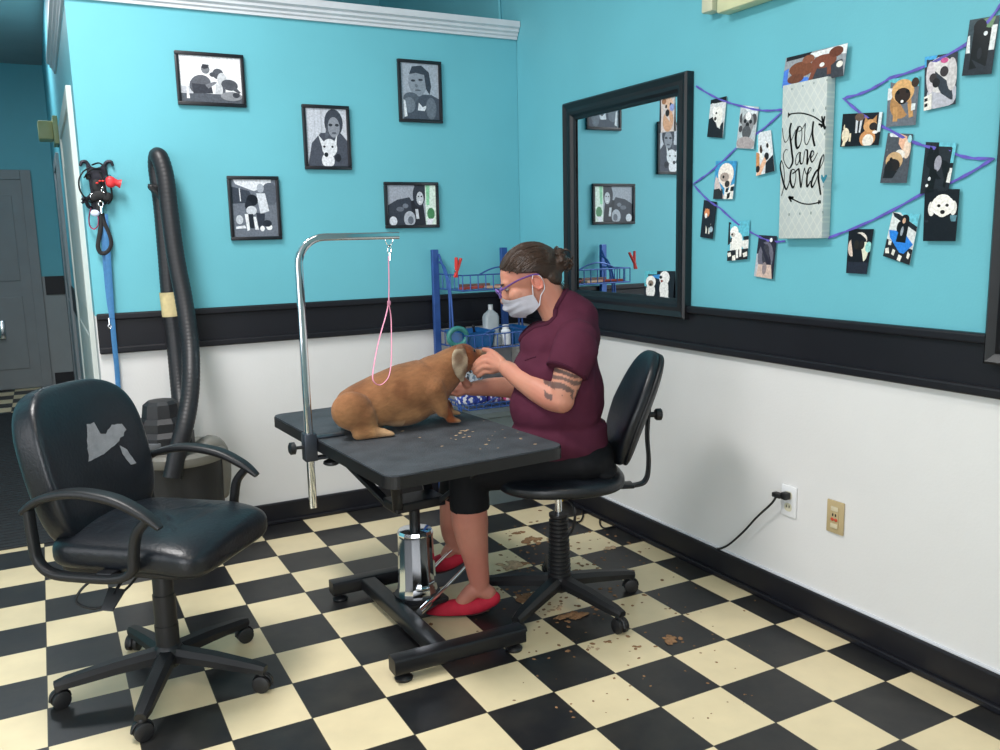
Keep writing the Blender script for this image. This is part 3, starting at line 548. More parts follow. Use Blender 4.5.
framed([(384,182),(438,182),(440,228),(386,228)],'framed picture of a smiling woman among dogs with a green strip','a3a8b4',
 [P_('3a3f4a',(0,.5),(.2,.36),(.45,.3),(.55,.5),(.55,1),(0,1)),P_('23262f',(.48,.4),(.72,.3),(.78,1),(.5,1)),E_(.65,.25,.13,.3,'343843'),E_(.67,.33,.075,.17,'c6cad2'),P_('343843',(.55,.0),(.78,.0),(.78,.2),(.6,.12)),E_(.64,.28,.015,.02,'20232b'),E_(.7,.28,.015,.02,'20232b'),E_(.67,.42,.03,.02,'f0f0f2'),P_('dff0e4',(.78,0),(1,0),(1,1),(.78,1)),P_('8fd0a6',(.8,.0),(.88,0),(.86,.5),(.8,.5)),E_(.89,.72,.08,.15,'4c8a5c'),P_('e8eaf0',(.8,.85),(.95,.85),(.9,1),(.8,1)),E_(.44,.85,.12,.2,'b4b9c4'),E_(.46,.88,.06,.1,'6a707c'),E_(.1,.9,.08,.12,'d4d8e0'),E_(.25,.6,.08,.06,'6a707c'),E_(.36,.52,.06,.06,'787e8a'),P_('d0d4dc',(.56,.6),(.62,.6),(.64,.85),(.58,.85))])
# ================================================================== MIRRORS
MG=mat('mirror_glass','e6eef0',.015,1,.0,5)
GR=mat('dark_gilt_liner','6e6a60',.4,.6,.2,60)
def mirror(y0,y1,z0,z1,label,bar=.08,tilt=0):
    r=thing('wall_mirror',label,'mirror',(WX,(y0+y1)/2,z0))
    bm=NB()   # moulded frame: profile swept round the rectangle
    pf=[(0,0),(0,.032),(.008,.04),(.02,.034),(.03,.03),(.045,.034),(.058,.03),(.07,.018),(.082,.014),(bar,.010),(bar,0)]
    cs=[(y1,z1,-1,-1),(y0,z1,1,-1),(y0,z0,1,1),(y1,z0,-1,1)]; R_=[]
    for y,z,sy,sz in cs: R_.append([bm.verts.new((WX-.001-d,y+sy*o,z+sz*o)) for o,d in pf])
    for i in range(4):
        A,B=R_[i],R_[(i+1)%4]
        for k in range(len(pf)-1): bm.faces.new((A[k],B[k],B[k+1],A[k+1]))
    mk('frame',bm,mat('black_mirror_frame','101116',.38,0,.15,20,spec=.5),r,angle=25)
    bm=NB(); b=bar-.006
    for a,c in (((y0+b,z0+b),(y1-b,z0+b+.006)),((y0+b,z1-b-.006),(y1-b,z1-b)),((y0+b,z0+b),(y0+b+.006,z1-b)),((y1-b-.006,z0+b),(y1-b,z1-b))): box(bm,(WX-.014,a[0],a[1]),(WX-.002,c[0],c[1]))
    mk('liner',bm,GR,r,False)
    bm=NB(); box(bm,(WX-.008,y0+bar-.004,z0+bar-.004),(WX-.002,y1-bar+.004,z1-bar+.004)); mk('mirror_glass',bm,MG,r,False)
    return r
mq=[at(565,104,0,WX-.02),at(690,71,0,WX-.02),at(687,321,0,WX-.02),at(567,304,0,WX-.02)]
MY0=(mq[1].y+mq[2].y)/2; MY1=(mq[0].y+mq[3].y)/2; MZ1=(mq[0].z+mq[1].z)/2; MZ0=(mq[2].z+mq[3].z)/2
mirror(MY0,MY1,MZ0,MZ1,'tall black framed wall mirror behind the seated groomer')
b_=at(985,345,0,WX-.03)
mirror(b_.y-.9,b_.y+.0,1.0,2.0,'black framed mirror cut off by the right edge, beside the pinned photos')
# photos stuck on the mirror glass
def mprint(px,label,bg,blobs):
    print_(px,label,bg,blobs,None,lift=.0085)
mprint([(660,97),(675,94),(675,131),(660,133)],'photo of a tan puppy stuck to the upper right of the mirror glass','cfc4c0',
 [P_('24262c',(0,0),(.12,0),(.12,1),(0,1)),E_(.55,.32,.38,.28,'d8b49a'),E_(.6,.7,.36,.3,'c99e80'),E_(.45,.3,.07,.05,'2a2220'),E_(.75,.26,.07,.05,'2a2220'),E_(.55,.48,.14,.1,'2a2220'),E_(.85,.35,.16,.1,'8f9ed0'),E_(.3,.15,.15,.08,'9c6e50')])
mprint([(645,271),(675,271),(674,303),(645,301)],'photo of two white dogs on blue stuck to the lower mirror glass','1c2028',
 [P_('5fb7c4',(0,0),(.42,0),(.42,.55),(0,.5)),P_('3f8fd0',(.25,.15),(.55,.1),(.55,.5),(.25,.5)),P_('22262e',(0,.62),(.42,.6),(.42,1),(0,1)),E_(.22,.35,.17,.2,'f0eee8'),E_(.22,.65,.16,.25,'e9e7e2'),E_(.22,.4,.09,.1,'8a7868'),E_(.22,.44,.04,.04,'1c1a1a'),P_('e9e7e2',(.1,.7),(.18,.7),(.18,1),(.12,1)),P_('e9e7e2',(.26,.7),(.34,.7),(.34,1),(.28,1)),E_(.68,.22,.17,.22,'f2f0ec'),E_(.68,.55,.15,.28,'eceae6'),E_(.56,.2,.05,.05,'1c1a1a'),E_(.6,.32,.04,.04,'8c3a30'),P_('eceae6',(.55,.6),(.66,.6),(.66,.95),(.58,.95)),P_('eceae6',(.7,.6),(.84,.6),(.85,.9),(.74,.95)),E_(.78,.9,.16,.08,'cfd2d2')])
# emergency light
p0=at(700,13,0,WX-.05); p1=at(765,0,0,WX-.05)
bm=NB(); ca=at(716,14,0,WX-.06); box(bm,(WX-.06,ca.y,ca.z),(WX,ca.y-.34,ca.z+.16),.008); box(bm,(WX-.05,ca.y-.07,ca.z-.002),(WX-.035,ca.y-.1,ca.z+.004),.001)
bm2=NB()
r=thing('emergency_light','cream emergency light box at the ceiling edge above the mirror wall','light',(WX,-.12,2.2))
mk('housing',bm,mat('cream_plastic','d8d8ac',.45),r)
bm2=NB(); cb_=at(701,14,0,WX-.05); box(bm2,(WX-.05,cb_.y,cb_.z),(WX,cb_.y-.06,ca.z+.17),.006); mk('lamp_head',bm2,mat('ivory_plastic2','d2d2b4',.45),r)
# outlets
def plate(y,z,m,w=.071,h=.115):
    bm=NB(); box(bm,(WX-.006,y-w/2,z-h/2),(WX+.001,y+w/2,z+h/2),.003); return bm
o1=at(789.5,501,0,WX); r=thing('wall_outlet','white duplex outlet low on the white wall, a black cord plugged in','outlet',(WX,o1.y,o1.z-.06))
mk('cover_plate',plate(o1.y,o1.z,0),mat('white_plastic','e2e4e6',.35),r)
for dz in (.022,-.022):
    bm=NB(); prism(bm,[(WX-.0055,o1.y+a*1.0,o1.z+dz+b) for a,b in rrect(.034,.03,.012,4)],(-.002,0,0)); s=mk('socket',bm,mat('cream_socket','cfcbb4',.4),r)
    bm=NB(); box(bm,(WX-.0085,o1.y-.008,o1.z+dz-.002),(WX-.0072,o1.y-.005,o1.z+dz+.008)); box(bm,(WX-.0085,o1.y+.005,o1.z+dz-.002),(WX-.0072,o1.y+.008,o1.z+dz+.008)); mk('slot',bm,BLK,s,False)
o2=at(836,517,0,WX); r=thing('wall_outlet','beige wall plate with red button outlet, right of the white one','outlet',(WX,o2.y,o2.z-.06))
BG=mat('beige_plastic','b9a67e',.45); LB=mat('light_beige_plastic','d0c6a8',.45)
mk('cover_plate',plate(o2.y,o2.z,0),BG,r)
bm=NB(); box(bm,(WX-.009,o2.y-.017,o2.z-.034),(WX-.004,o2.y+.017,o2.z+.034),.002); f=mk('socket_face',bm,BG,r)
for z in (.03,-.03):
    bm=NB(); box(bm,(WX-.0105,o2.y-.015,o2.z+z-.008),(WX-.008,o2.y+.015,o2.z+z+.008),.002); mk('light_bar',bm,LB,f)
bm=NB()
for y in (-.006,.006): box(bm,(WX-.0105,o2.y+y-.002,o2.z+.004),(WX-.0085,o2.y+y+.002,o2.z+.013))
mk('slot',bm,BLK,f,False)
for y in (-.0075,.0075):
    bm=NB(); ell(bm,(WX-.0095,o2.y+y,o2.z-.008),(.003,.007,.006)); mk('reset_button',bm,mat('red_button','c2482a',.4),f)
# cord
pl=at(783,496,0,WX-.03); r=thing('power_cord','black power cord running from the wall outlet down behind the task chair','cord',(WX-.03,pl.y,0))
CORD=mat('black_rubber_cord','121315',.5,0,.1,30)
bm=NB(); box(bm,(WX-.035,o1.y-.013,o1.z+.01),(WX-.008,o1.y+.013,o1.z+.036),.004); box(bm,(WX-.045,o1.y+.006,o1.z+.012),(WX-.02,o1.y+.045,o1.z+.03),.004); mk('plug',bm,CORD,r)
pts=[V((WX-.034,o1.y+.03,o1.z+.02))]+[at(a,b,0,WX-.035) for a,b in ((772,503),(757,517),(740,535),(722,548))]+[at(a,b,2,.006) for a,b in ((700,549),(672,551),(650,543),(640,532),(620,526),(604,528),(600,520),(610,512))]
bm=NB(); tube(bm,sm(pts,6),.0042,8); mk('cable',bm,CORD,r)
bm=NB(); tube(bm,sm([at(a,b,2,.006) for a,b in ((560,515),(577,522),(583,516),(582,505),(590,498))],6),.0042,8); tag(mk('power_cord',bm,CORD),'short loop of black cord on the tiles behind the chair column','cord')
# ================================================================== FURNITURE
BP=mat('black_chair_plastic','17181b',.45,0,.12,20,bump=.05,bscale=150)
LEA=mat('black_vinyl_leather','15191f',.36,0,.15,12,bump=.12,bscale=90,spec=.5)
CHROME=mat('chrome','e8ebef',.06,1,.03,6)
DSTEEL=mat('black_powder_steel','1a1b1f',.4,.2,.12,20)
def at_plane(px,py,p0,n):
    d=_d(px,py); return CP+d*((V(p0)-CP).dot(n)/d.dot(n))
def caster(parent,x,y,a):
    bm=NB(); M=Matrix.Rotation(a,3,'Z')
    for s in (-1,1):
        c=V((x,y,.027))+M@V((0,s*.0135,0)); ax=M@V((0,1,0))
        tube(bm,[c-ax*.009,c-ax*.006,c+ax*.006,c+ax*.009],[.02,.027,.027,.02],20)
    c=V((x,y,.027)); ax=M@V((0,1,0)); tube(bm,[c-ax*.018,c+ax*.018],.007,10)
    o=mk('caster',bm,mat('caster_rubber','1c1c1e',.5,0,.2,40),parent,local=True)
    bm=NB(); tube(bm,[(x,y,.035),(x,y,.085)],.008,10); capsule(bm,[V((x,y,.045))+M@V((.0,0,0)),V((x,y,.056))],[.012,.014],10,2); 
    pts=[V((x,y,.027))+M@V((.03*math.cos(t),0,.03*math.sin(t))) for t in [PI*k/8 for k in range(0,9)]]
    tube(bm,pts,.007,8,flat_=.5); mk('caster_fork',bm,BP,parent,local=True)
def star_base(root,a0,R,w=.03):
    bm=NB(); lathe(bm,(0,0,0),[(.0,.065),(.035,.065),(.046,.08),(.046,.115),(.036,.135),(.03,.14),(0,.14)],24); mk('base_hub',bm,BP,root,local=True)
    for k in range(5):
        a=a0+k*2*PI/5; M=Matrix.Rotation(a,3,'Z'); bm=NB()
        pr=[(-1,-.6),(-1,.1),(-.55,.6),(.55,.6),(1,.1),(1,-.6)]
        pts=[M@V((.03,0,.105)),M@V((R*.5,0,.095)),M@V((R*.93,0,.078)),M@V((R+.012,0,.072))]
        tube(bm,pts,[w*1.0,w*.92,w*.75,w*.55],prof=[(x*.9,y) for x,y in pr],up=V((0,0,1)))
        leg=mk('base_leg',bm,BP,root,local=True,angle=30)
        p=M@V((R,0,0)); caster(leg,p.x,p.y,a+random.uniform(-1.2,1.2))
def sell(bm,c,r,p=(.5,.5,.5),M=None,seg=64,rings=40,fn=None):
    t=bmesh.new(); bmesh.ops.create_uvsphere(t,u_segments=seg,v_segments=rings,radius=1)
    e=p if isinstance(p,(int,float)) else p[0]
    for v in t.verts:
        x,y,z=v.co; ph=math.atan2(z,math.hypot(x,y)); th=math.atan2(y,x)
        f=lambda q,e: math.copysign(abs(q)**e,q)
        e1,e2=(p,p) if isinstance(p,(int,float)) else (p[0],p[1])
        w=V((r[0]*f(math.cos(ph),e1)*f(math.cos(th),e2),r[1]*f(math.cos(ph),e1)*f(math.sin(th),e2),r[2]*f(math.sin(ph),e1)))
        if fn: w=fn(w)
        v.co=(M@w if M else w)+V(c)
    add(bm,t)
# ---- worn office chair, front left
CA=math.radians(-41); CH=V((.351,.202,0))
ch=thing('office_chair','worn black office armchair with torn backrest, front left on checkered floor','chair',CH,CA)
star_base(ch,math.radians(33)-CA,.315,.033)
bm=NB(); lathe(bm,(0,0,0),[(0,.12),(.036,.12),(.036,.2),(.034,.2),(.034,.3),(.031,.3),(.031,.4),(.027,.41),(0,.41)],24); lathe(bm,(0,0,0),[(0,.33),(.014,.33),(.014,.45),(0,.45)],16); mk('gas_column',bm,BP,ch,local=True,angle=25)
bm=NB(); box(bm,(-.1,-.07,.41),(.09,.07,.45),.012); tube(bm,[(0,0,.425),(-.16,0,.425),(-.26,0,.45),(-.29,0,.52)],.022,8,flat_=.4); mk('tilt_mechanism',bm,DSTEEL,ch,local=True)
bm=NB(); tube(bm,[(-.02,-.06,.42),(-.02,-.16,.405),(-.02,-.2,.38)],.005,8); 
prism(bm,[(-.045,-.19,.387),(.01,-.19,.385),(.0,-.235,.345),(-.04,-.235,.345)],(0,.004,.008)); mk('tilt_lever',bm,BP,ch,local=True)
def seatfn(w):
    x,y,z=w
    if z>0: 
        z+=.012*math.cos(PI*min(abs(y)/.24,1))*.5
        if -.16<x<.12: z-=.006*abs(math.sin(x*PI/.028))*max(0,1-abs(y)/.17)**.5
    if x>.1: z-=.35*(x-.1)**1.3*.6
    return V((x,y,z))
bm=NB(); sell(bm,(.025,0,.5),(.252,.235,.062),(.55,.3),seg=160,rings=48,fn=seatfn)
mk('seat',bm,LEA,ch,local=True,angle=80)
bm=NB(); sell(bm,(.02,0,.463),(.23,.22,.028),(.4,.3)); mk('seat_pan',bm,BP,ch,local=True)
TB=Matrix.Rotation(math.radians(-13),3,'Y'); BC=V((-.255,0,.715)); BR=(.066,.235,.25); PB=(.62,.45)
def backfn(w):
    x,y,z=w; x+= .05*(y/.25)**2            # wraps forward at the sides
    if x>-.02: x-=.0  
    y*=1-.06*max(0,-z/.26)
    return V((x,y,z))
bm=NB(); sell(bm,BC,BR,PB,TB,96,64,backfn); mk('backrest',bm,LEA,ch,local=True,angle=80)
bm=NB()
def bsurf(y,z,off=.003):
    e1,e2=PB; yy=y/BR[1]; zz=z/BR[2]
    c=max(0,1-abs(zz)**(2/e1))**(e1/2); 
    if c<=1e-4: return None
    q=abs(yy)/c
    x=BR[0]*c*max(0,1-q**(2/e2))**(e2/2)
    return TB@V((x+.05*(y/.25)**2+off,y*(1-.06*max(0,-z/.26)),z))+BC
MI=(Matrix.Translation(CH)@Matrix.Rotation(CA,4,'Z')).inverted()
nB=(Matrix.Rotation(CA,3,'Z')@TB@V((1,0,0)))
p0B=Matrix.Translation(CH)@Matrix.Rotation(CA,4,'Z')@(BC+TB@V((.07,0,0)))
def backuv(px,py):
    w=MI@at_plane(px,py,p0B,nB); l=TB.inverted()@(w-BC); return l.y,l.z
def patch(pts,nsub=5):
    bm=NB(); uv=[backuv(*p) for p in pts]; out=[]
    for i in range(len(uv)):
        a=uv[i];b=uv[(i+1)%len(uv)]
        for k in range(nsub):
            t=k/nsub; y=a[0]+(b[0]-a[0])*t; z=a[1]+(b[1]-a[1])*t; j=nz((y,z,3),60)*.006; out.append((y+j,z-j))
    t=bmesh.new(); vs=[t.verts.new((0,y,z)) for y,z in out]; t.faces.new(vs)
    bmesh.ops.triangulate(t,faces=t.faces[:])
    for _ in range(3): bmesh.ops.subdivide_edges(t,edges=[e for e in t.edges if e.calc_length()>.012],cuts=1); bmesh.ops.triangulate(t,faces=t.faces[:])
    for v in t.verts:
        p=bsurf(v.co.y,v.co.z,.0015); v.co=p if p else TB@v.co+BC
    add(bm,t); return bm
TORN=mat('torn_grey_lining','84868a',.9,0,.12,40,bump=.2,bscale=200)
mk('torn_patch',patch([(88,424),(95,422),(99,433),(106,434),(111,425),(119,424),(123,430),(116,444),(104,454),(89,462),(88,445)]),TORN,ch,local=True,label='bare grey lining where the vinyl has torn off')
mk('torn_patch',patch([(119,446),(125,450),(133,463),(129,465),(121,454)]),TORN,ch,local=True)
bm=NB(); 
for s in (-1,1):
    bm=NB(); Y=.265*s; dz=V((0,0,.055))
    top=sm([(-.235,Y,.585),(-.17,Y,.625),(-.06,Y,.647),(.06,Y,.635),(.15,Y,.597),(.2,Y,.56)],6); top=[p+dz for p in top]
    tube(bm,top,lerp_list([.019,.023,.025,.025,.022,.013],6),prof=rrect(2,1.0,.45,3),up=V((0,0,1)))
    pad=mk('armrest',bm,BP,ch,local=True,angle=50)
    bm=NB()
    lo=sm([(.165,Y,.585),(.125,Y,.54),(.11,Y,.48),(.1,Y,.43),(.05,Y,.405),(-.06,Y,.4),(-.16,Y,.405),(-.205,Y,.44),(-.215,Y,.5),(-.22,Y,.59)],5); lo=[p+dz for p in lo]
    tube(bm,lo,.022,prof=rrect(1.5,1.1,.4,3)); mk('arm_frame',bm,BP,pad,local=True,angle=50)
    bm=NB(); box(bm,(-.02,Y-s*.05,.452),(.03,Y,.472),.004); mk('arm_bracket',bm,DSTEEL,pad,local=True)
bm=NB(); box(bm,(-.3,-.03,.45),(-.275,.03,.7),.008,M=None); 
for v in bm.verts: v.co.x-= (v.co.z-.45)*.2
mk('back_bar',bm,DSTEEL,ch,local=True)
bm=NB(); tube(bm,sm([(-.02,-.1,.42),(-.12,-.16,.40),(-.15,-.2,.35),(-.08,-.19,.33),(-.03,-.12,.37),(-.01,-.06,.42)],6),.004,8); mk('loose_cable',bm,CORD,ch,local=True)
# ---- task chair under the groomer
TA=math.radians(157)
tc_=thing('task_chair','armless black task chair the groomer sits on, with tall oval backrest','chair',HUB,TA)
star_base(tc_,math.radians(-6)-TA,.305,.033)
bm=NB(); pr=[(0,.11),(.043,.11)]
for k in range(14):
    z=.13+k*.0155; r_=.044-.0006*k; pr+=[(r_,z),(r_,z+.006),(r_-.005,z+.009),(r_-.005,z+.013)]
pr+=[(.036,.352),(.036,.362),(0,.362)]; lathe(bm,(0,0,0),pr,28); mk('bellows_column',bm,BP,tc_,local=True,angle=25)
bm=NB(); lathe(bm,(0,0,0),[(0,.36),(.013,.36),(.013,.475),(0,.475)],16); mk('piston',bm,CHROME,tc_,local=True)
bm=NB(); box(bm,(-.11,-.07,.455),(.11,.07,.473),.005); box(bm,(-.28,-.03,.45),(-.1,.03,.465),.005); mk('seat_plate',bm,DSTEEL,tc_,local=True)
bm=NB(); tube(bm,sm([(-.0,.12,.46),(-.02,.17,.455),(-.03,.19,.42),(-.02,.17,.35),(.01,.15,.32)],5),.005,8); mk('height_lever',bm,DSTEEL,tc_,local=True)
bm=NB(); sell(bm,(0,0,.505),(.235,.235,.036),(.6,.75),seg=80,rings=32); mk('seat',bm,LEA,tc_,local=True,angle=80)
TT=Matrix.Rotation(math.radians(-13.5),3,'Y')
def tb(w):
    x,y,z=w; y*=1-.16*(z/.21) if z>0 else 1-.1*(-z/.21); x+=.045*(y/.2)**2-.02*math.sin(z*7)
    return V((x,y,z))
BCT=V((-.285,.0,.75))
bm=NB(); sell(bm,BCT,(.038,.168,.215),(.7,.8),TT,72,48,tb); bk=mk('backrest',bm,LEA,tc_,local=True,angle=80)
bm=NB(); sell(bm,BCT+TT@V((-.022,0,0)),(.02,.163,.21),(.6,.8),TT,72,40,tb); mk('back_shell',bm,BP,bk,local=True,angle=80)
bm=NB(); tube(bm,sm([(-.2,0,.457),(-.295,0,.457),(-.33,0,.48),(-.338,0,.55),(-.332,0,.65),(-.34,0,.78)],8),.02,prof=rrect(2,.5,.2,3)); mk('back_bar',bm,DSTEEL,tc_,local=True)
bm=NB(); tube(bm,[(-.32,0,.72),(-.37,0,.72)],.01,10); tube(bm,[(-.36,0,.72),(-.365,0,.72),(-.383,0,.72),(-.387,0,.72)],[.017,.022,.022,.016],10); mk('back_knob',bm,BP,tc_,local=True)
# ---- hydraulic grooming table
TH=.70; TCN=V((1.214,.302,0)); TR=math.radians(4)
tb_=thing('grooming_table','black topped hydraulic grooming table with chrome post, the dog on it','table',TCN,TR)
def rub():
    m=mat('ribbed_table_rubber','43474c',.62,0,.22,14,bump=.25,bscale=160,spec=.3); return m
hw,hl=.315,.552
bm=NB(); prism(bm,[(x,y,TH-.006) for x,y in rrect(2*hw,2*hl,.045,6)],(0,0,.006)); mk('rubber_top',bm,rub(),tb_,False,local=True)
bm=NB(); prism(bm,[(x,y,TH-.042) for x,y in rrect(2*hw+.006,2*hl+.006,.047,8)],(0,0,.037)); mk('edge_band',bm,mat('black_edge_band','101114',.4,0,.1,20),tb_,False,local=True)
bm=NB()
for x in (-.2,.2): box(bm,(x-.018,-.42,TH-.07),(x+.018,.42,TH-.042),.003)
for y in (-.36,.36): box(bm,(-.22,y-.018,TH-.07),(.22,y+.018,TH-.042),.003)
mk('under_frame',bm,DSTEEL,tb_,False,local=True)
PX,PY=.013,-.027     # pedestal, local
bm=NB(); box(bm,(PX-.1,PY-.06,.415),(PX+.1,PY+.06,.45),.006); yoke=mk('yoke',bm,DSTEEL,tb_,False,local=True)
for sx,sy in ((-1,-1),(1,-1),(1,1),(-1,1)):
    bm=NB(); tube(bm,[(PX+sx*.085,PY+sy*.045,.43),(sx*.2,sy*.34,TH-.055)],.018,prof=rrect(2,1,.3,2)); mk('strut',bm,DSTEEL,tb_,local=True)
bm=NB(); cyl(bm,(PX,PY,.3),(PX,PY,.42),.02,seg=20); mk('piston',bm,DSTEEL,tb_,local=True)
bm=NB(); M8=None
lathe(bm,(PX,PY,0),[(0,.085),(.074,.085),(.074,.1),(.07,.12),(.064,.3),(.066,.315),(.062,.326),(.04,.33),(0,.33)],14); mk('chrome_pump',bm,CHROME,tb_,local=True,angle=20)
bm=NB(); lathe(bm,(PX,PY,0),[(0,.07),(.085,.07),(.085,.085),(0,.088)],28); mk('pump_collar',bm,DSTEEL,tb_,local=True)
def wl0(p): return Matrix.Rotation(-TR,3,'Z')@(V(p)-TCN)
for pts in ([at(424,608,2,.1),at(445,588,2,.115),at(466,566,2,.13)],[at(424,577,2,.11),at(445,556,2,.13),at(455,547,2,.14),at(470,545,2,.14)]):
    bm=NB(); tube(bm,[wl0(p) for p in pts],.0065,10); lv=mk('foot_pedal',bm,CHROME,tb_,local=True)
    bm=NB(); a_,b_=wl0(pts[0]),wl0(pts[1]); tube(bm,[a_-(b_-a_)*.2,a_+(b_-a_)*.25],.012,10); mk('pedal_joint',bm,CHROME,lv,local=True)
# H base, world axes
def wl(p): return Matrix.Rotation(-TR,3,'Z')@(V(p)-TCN)
for (a,b) in (((.965,-.15),(1.43,-.155)),((.98,.545),(1.40,.54))):
    bm=NB(); A=V((a[0],a[1],.055));B=V((b[0],b[1],.055)); tube(bm,[wl(A),wl(B)],.03,prof=rrect(2,1.7,.25,3)); bar=mk('base_bar',bm,DSTEEL,tb_,local=True)
    for t in (.08,.93):
        c=wl(A.lerp(B,t)); bm=NB(); lathe(bm,(c.x,c.y,0),[(0,0),(.028,0),(.03,.008),(.022,.016),(.008,.02),(.008,.035),(0,.035)],20); mk('leveling_foot',bm,BP,bar,local=True)
bm=NB(); tube(bm,[wl((1.14,-.15,.055)),wl((1.12,.545,.055))],.03,prof=rrect(2,1.5,.25,3)); mk('base_bar',bm,DSTEEL,tb_,local=True)
bm=NB(); box(bm,(PX-.11,PY-.08,.05),(PX+.09,PY+.08,.072),.006); mk('pump_plate',bm,DSTEEL,tb_,False,local=True)
# arm post
AY_=.33; ap=at(311,440,1,AY_); ax=.872
z0=.455; zt=at(330,237,1,AY_).z; xe=at(398,231,1,AY_).x
path=[V((ax,AY_,z0)),V((ax+.0,AY_,1.0)),V((ax+.0,AY_,zt-.09))]+[V((ax+.09-.09*math.cos(t),AY_,zt-.09+.09*math.sin(t))) for t in [PI/2*k/8 for k in range(1,9)]]+[V((xe,AY_,zt))]
for p in path: p.x+= .0
bm=NB(); tube(bm,path,.0125,prof=rrect(2,2,.4,3),up=V((0,1,0))); arm=mk('grooming_arm',bm,CHROME,tb_,angle=50,label='chrome bent arm rising from the left table edge')
CL=mat('grey_cast_clamp','3a3f48',.4,.5,.15,20)
bm=NB(); box(bm,(ax-.022,AY_-.025,.625),(ax+.022,AY_+.025,.722),.004); box(bm,(ax,AY_-.022,.7015),(ax+.12,AY_+.022,.7075),.002); box(bm,(ax,AY_-.018,.626),(ax+.1,AY_+.018,.636),.002); mk('clamp',bm,CL,arm); cl=arm
bm=NB(); c=V((ax+.075,AY_,.6)); tube(bm,[c,c+V((0,0,.06))],.006,8); tube(bm,[c+V((0,0,-.002)),c+V((0,0,.004)),c+V((0,0,.012)),c+V((0,0,.02))],[.02,.03,.028,.012],14); mk('clamp_knob',bm,BP,cl)
bm=NB(); c=V((ax-.022,AY_-.0,.675)); tube(bm,[c,c+V((-.03,0,0))],.006,8); tube(bm,[c+V((-.026,0,0)),c+V((-.03,0,0)),c+V((-.045,0,0)),c+V((-.05,0,0))],[.014,.022,.022,.014],12); mk('clamp_knob',bm,BP,cl)
# noose
xk=at(389,238,1,AY_).x
ns=thing('grooming_loop','pink grooming noose hanging from the chrome arm behind the dog','grooming loop',(xk,AY_,.86))
bm=NB(); 
tube(bm,[V((xk+.014*math.cos(t),AY_,zt-.012+.022*math.sin(t))) for t in [2*PI*k/14 for k in range(14)]],.002,6,closed=True)
tube(bm,[V((xk+.007*math.cos(t),AY_+.001,zt-.05+.014*math.sin(t))) for t in [2*PI*k/14 for k in range(14)]],.002,6,closed=True); tube(bm,[(xk,AY_,zt-.06),(xk,AY_,zt-.085)],.0045,8); mk('snap_hook',bm,CHROME,ns)
PK=mat('pink_nylon','e79ab4',.5,0,.1,60)
lp=[at(a,b,1,AY_-max(0,min(1,(b-318)/55))*.105) for a,b in ((388.5,256),(389,282),(389,303),(391,318),(391.5,345),(391,365),(388,378),(380,385),(373,380),(374,365),(379,340),(386,315),(388.5,303))]
bm=NB(); tube(bm,sm(lp,6),.0042,8,flat_=.45); mk('loop_strap',bm,PK,ns)
bm=NB(); c=at(389,303,1,AY_); box(bm,c-V((.006,.004,.008)),c+V((.006,.004,.008)),.002); mk('slide_bead',bm,mat('pink_bead','c9849c',.4),ns)
# ================================================================== CANISTER VACUUM
vb=V((.555,1.27,0)); 
vc=thing('canister_vacuum','black canister shop vacuum with tall looped hose behind the office chair','vacuum',vb)
VB=mat('vacuum_black','26272a',.5,0,.15,10,bump=.05,bscale=120); VG=mat('vacuum_grey','77756e',.5,0,.15,10)
bm=NB(); lathe(bm,vb,[(0,.06),(.15,.06),(.165,.09),(.175,.3),(.18,.46),(.183,.47),(0,.47)],36); mk('tank',bm,VB,vc)
bm=NB(); lathe(bm,vb,[(0,.468),(.19,.468),(.196,.48),(.196,.505),(.185,.52),(0,.52)],36); mk('rim_band',bm,VG,vc,angle=30)
bm=NB(); lathe(bm,vb+V((-.055,0,0)),[(0,.52),(.125,.52),(.125,.585),(.105,.605),(.1,.6),(.1,.64),(.085,.66),(.08,.66),(.072,.715),(.055,.728),(0,.73)],10); hd=mk('motor_head',bm,VB,vc,angle=20)
bm=NB(); box(bm,vb+V((-.165,-.06,.625)),vb+V((-.14,-.03,.665)),.004); mk('power_switch',bm,mat('red_switch','c03a34',.4),hd)
bm=NB(); box(bm,vb+V((-.16,-.09,.545)),vb+V((-.08,-.122,.57)),.003); mk('rating_plate',bm,mat('grey_label','6b6e72',.4),hd)
bm=NB(); capsule(bm,[vb+V((.07,-.07,.5)),vb+V((.12,-.06,.525)),vb+V((.16,-.04,.49)),vb+V((.175,-.04,.4)),vb+V((.165,-.04,.3))],[.04,.043,.038,.03,.025],14); mk('hose_inlet',bm,VG,vc)
for k in range(4):
    a=PI/4+k*PI/2; c=vb+V((.14*math.cos(a),.14*math.sin(a),0)); bm=NB(); ell(bm,c+V((0,0,.028)),(.028,.018,.028)); box(bm,c+V((-.014,-.014,.03)),c+V((.014,.014,.08)),.004); mk('caster',bm,BP,vc)
HS=mat('black_ribbed_hose','1b1c20',.45,0,.12,20)
def hose(pts,r,name,parent,rib=True):
    bm=NB(); S=sm(pts,14); 
    L=[S[0]]
    for p in S[1:]:
        while (p-L[-1]).length>.0062: L.append(L[-1]+(p-L[-1]).normalized()*.006)
    rs=[r*(1+(.018*math.sin(i*2*PI/3) if rib else 0)) for i in range(len(L))]
    tube(bm,L,rs,20); return mk(name,bm,HS,parent,angle=60)
f=lambda px,py,y: at(px,py,1,y)
hose([f(172,478,1.08),f(178,450,1.1),f(184,428,1.12),f(189,402,1.17),f(191,375,1.22),f(190,343,1.3),f(184,300,1.37),f(176,258,1.41),f(170,215,1.44),f(165,175,1.47),f(158.5,156,1.5),f(157,168,1.545),f(162,205,1.55),f(166,250,1.55),f(170,300,1.55),f(175,343,1.54),f(179,386,1.48),f(182,415,1.4)],.037,'hose',vc)
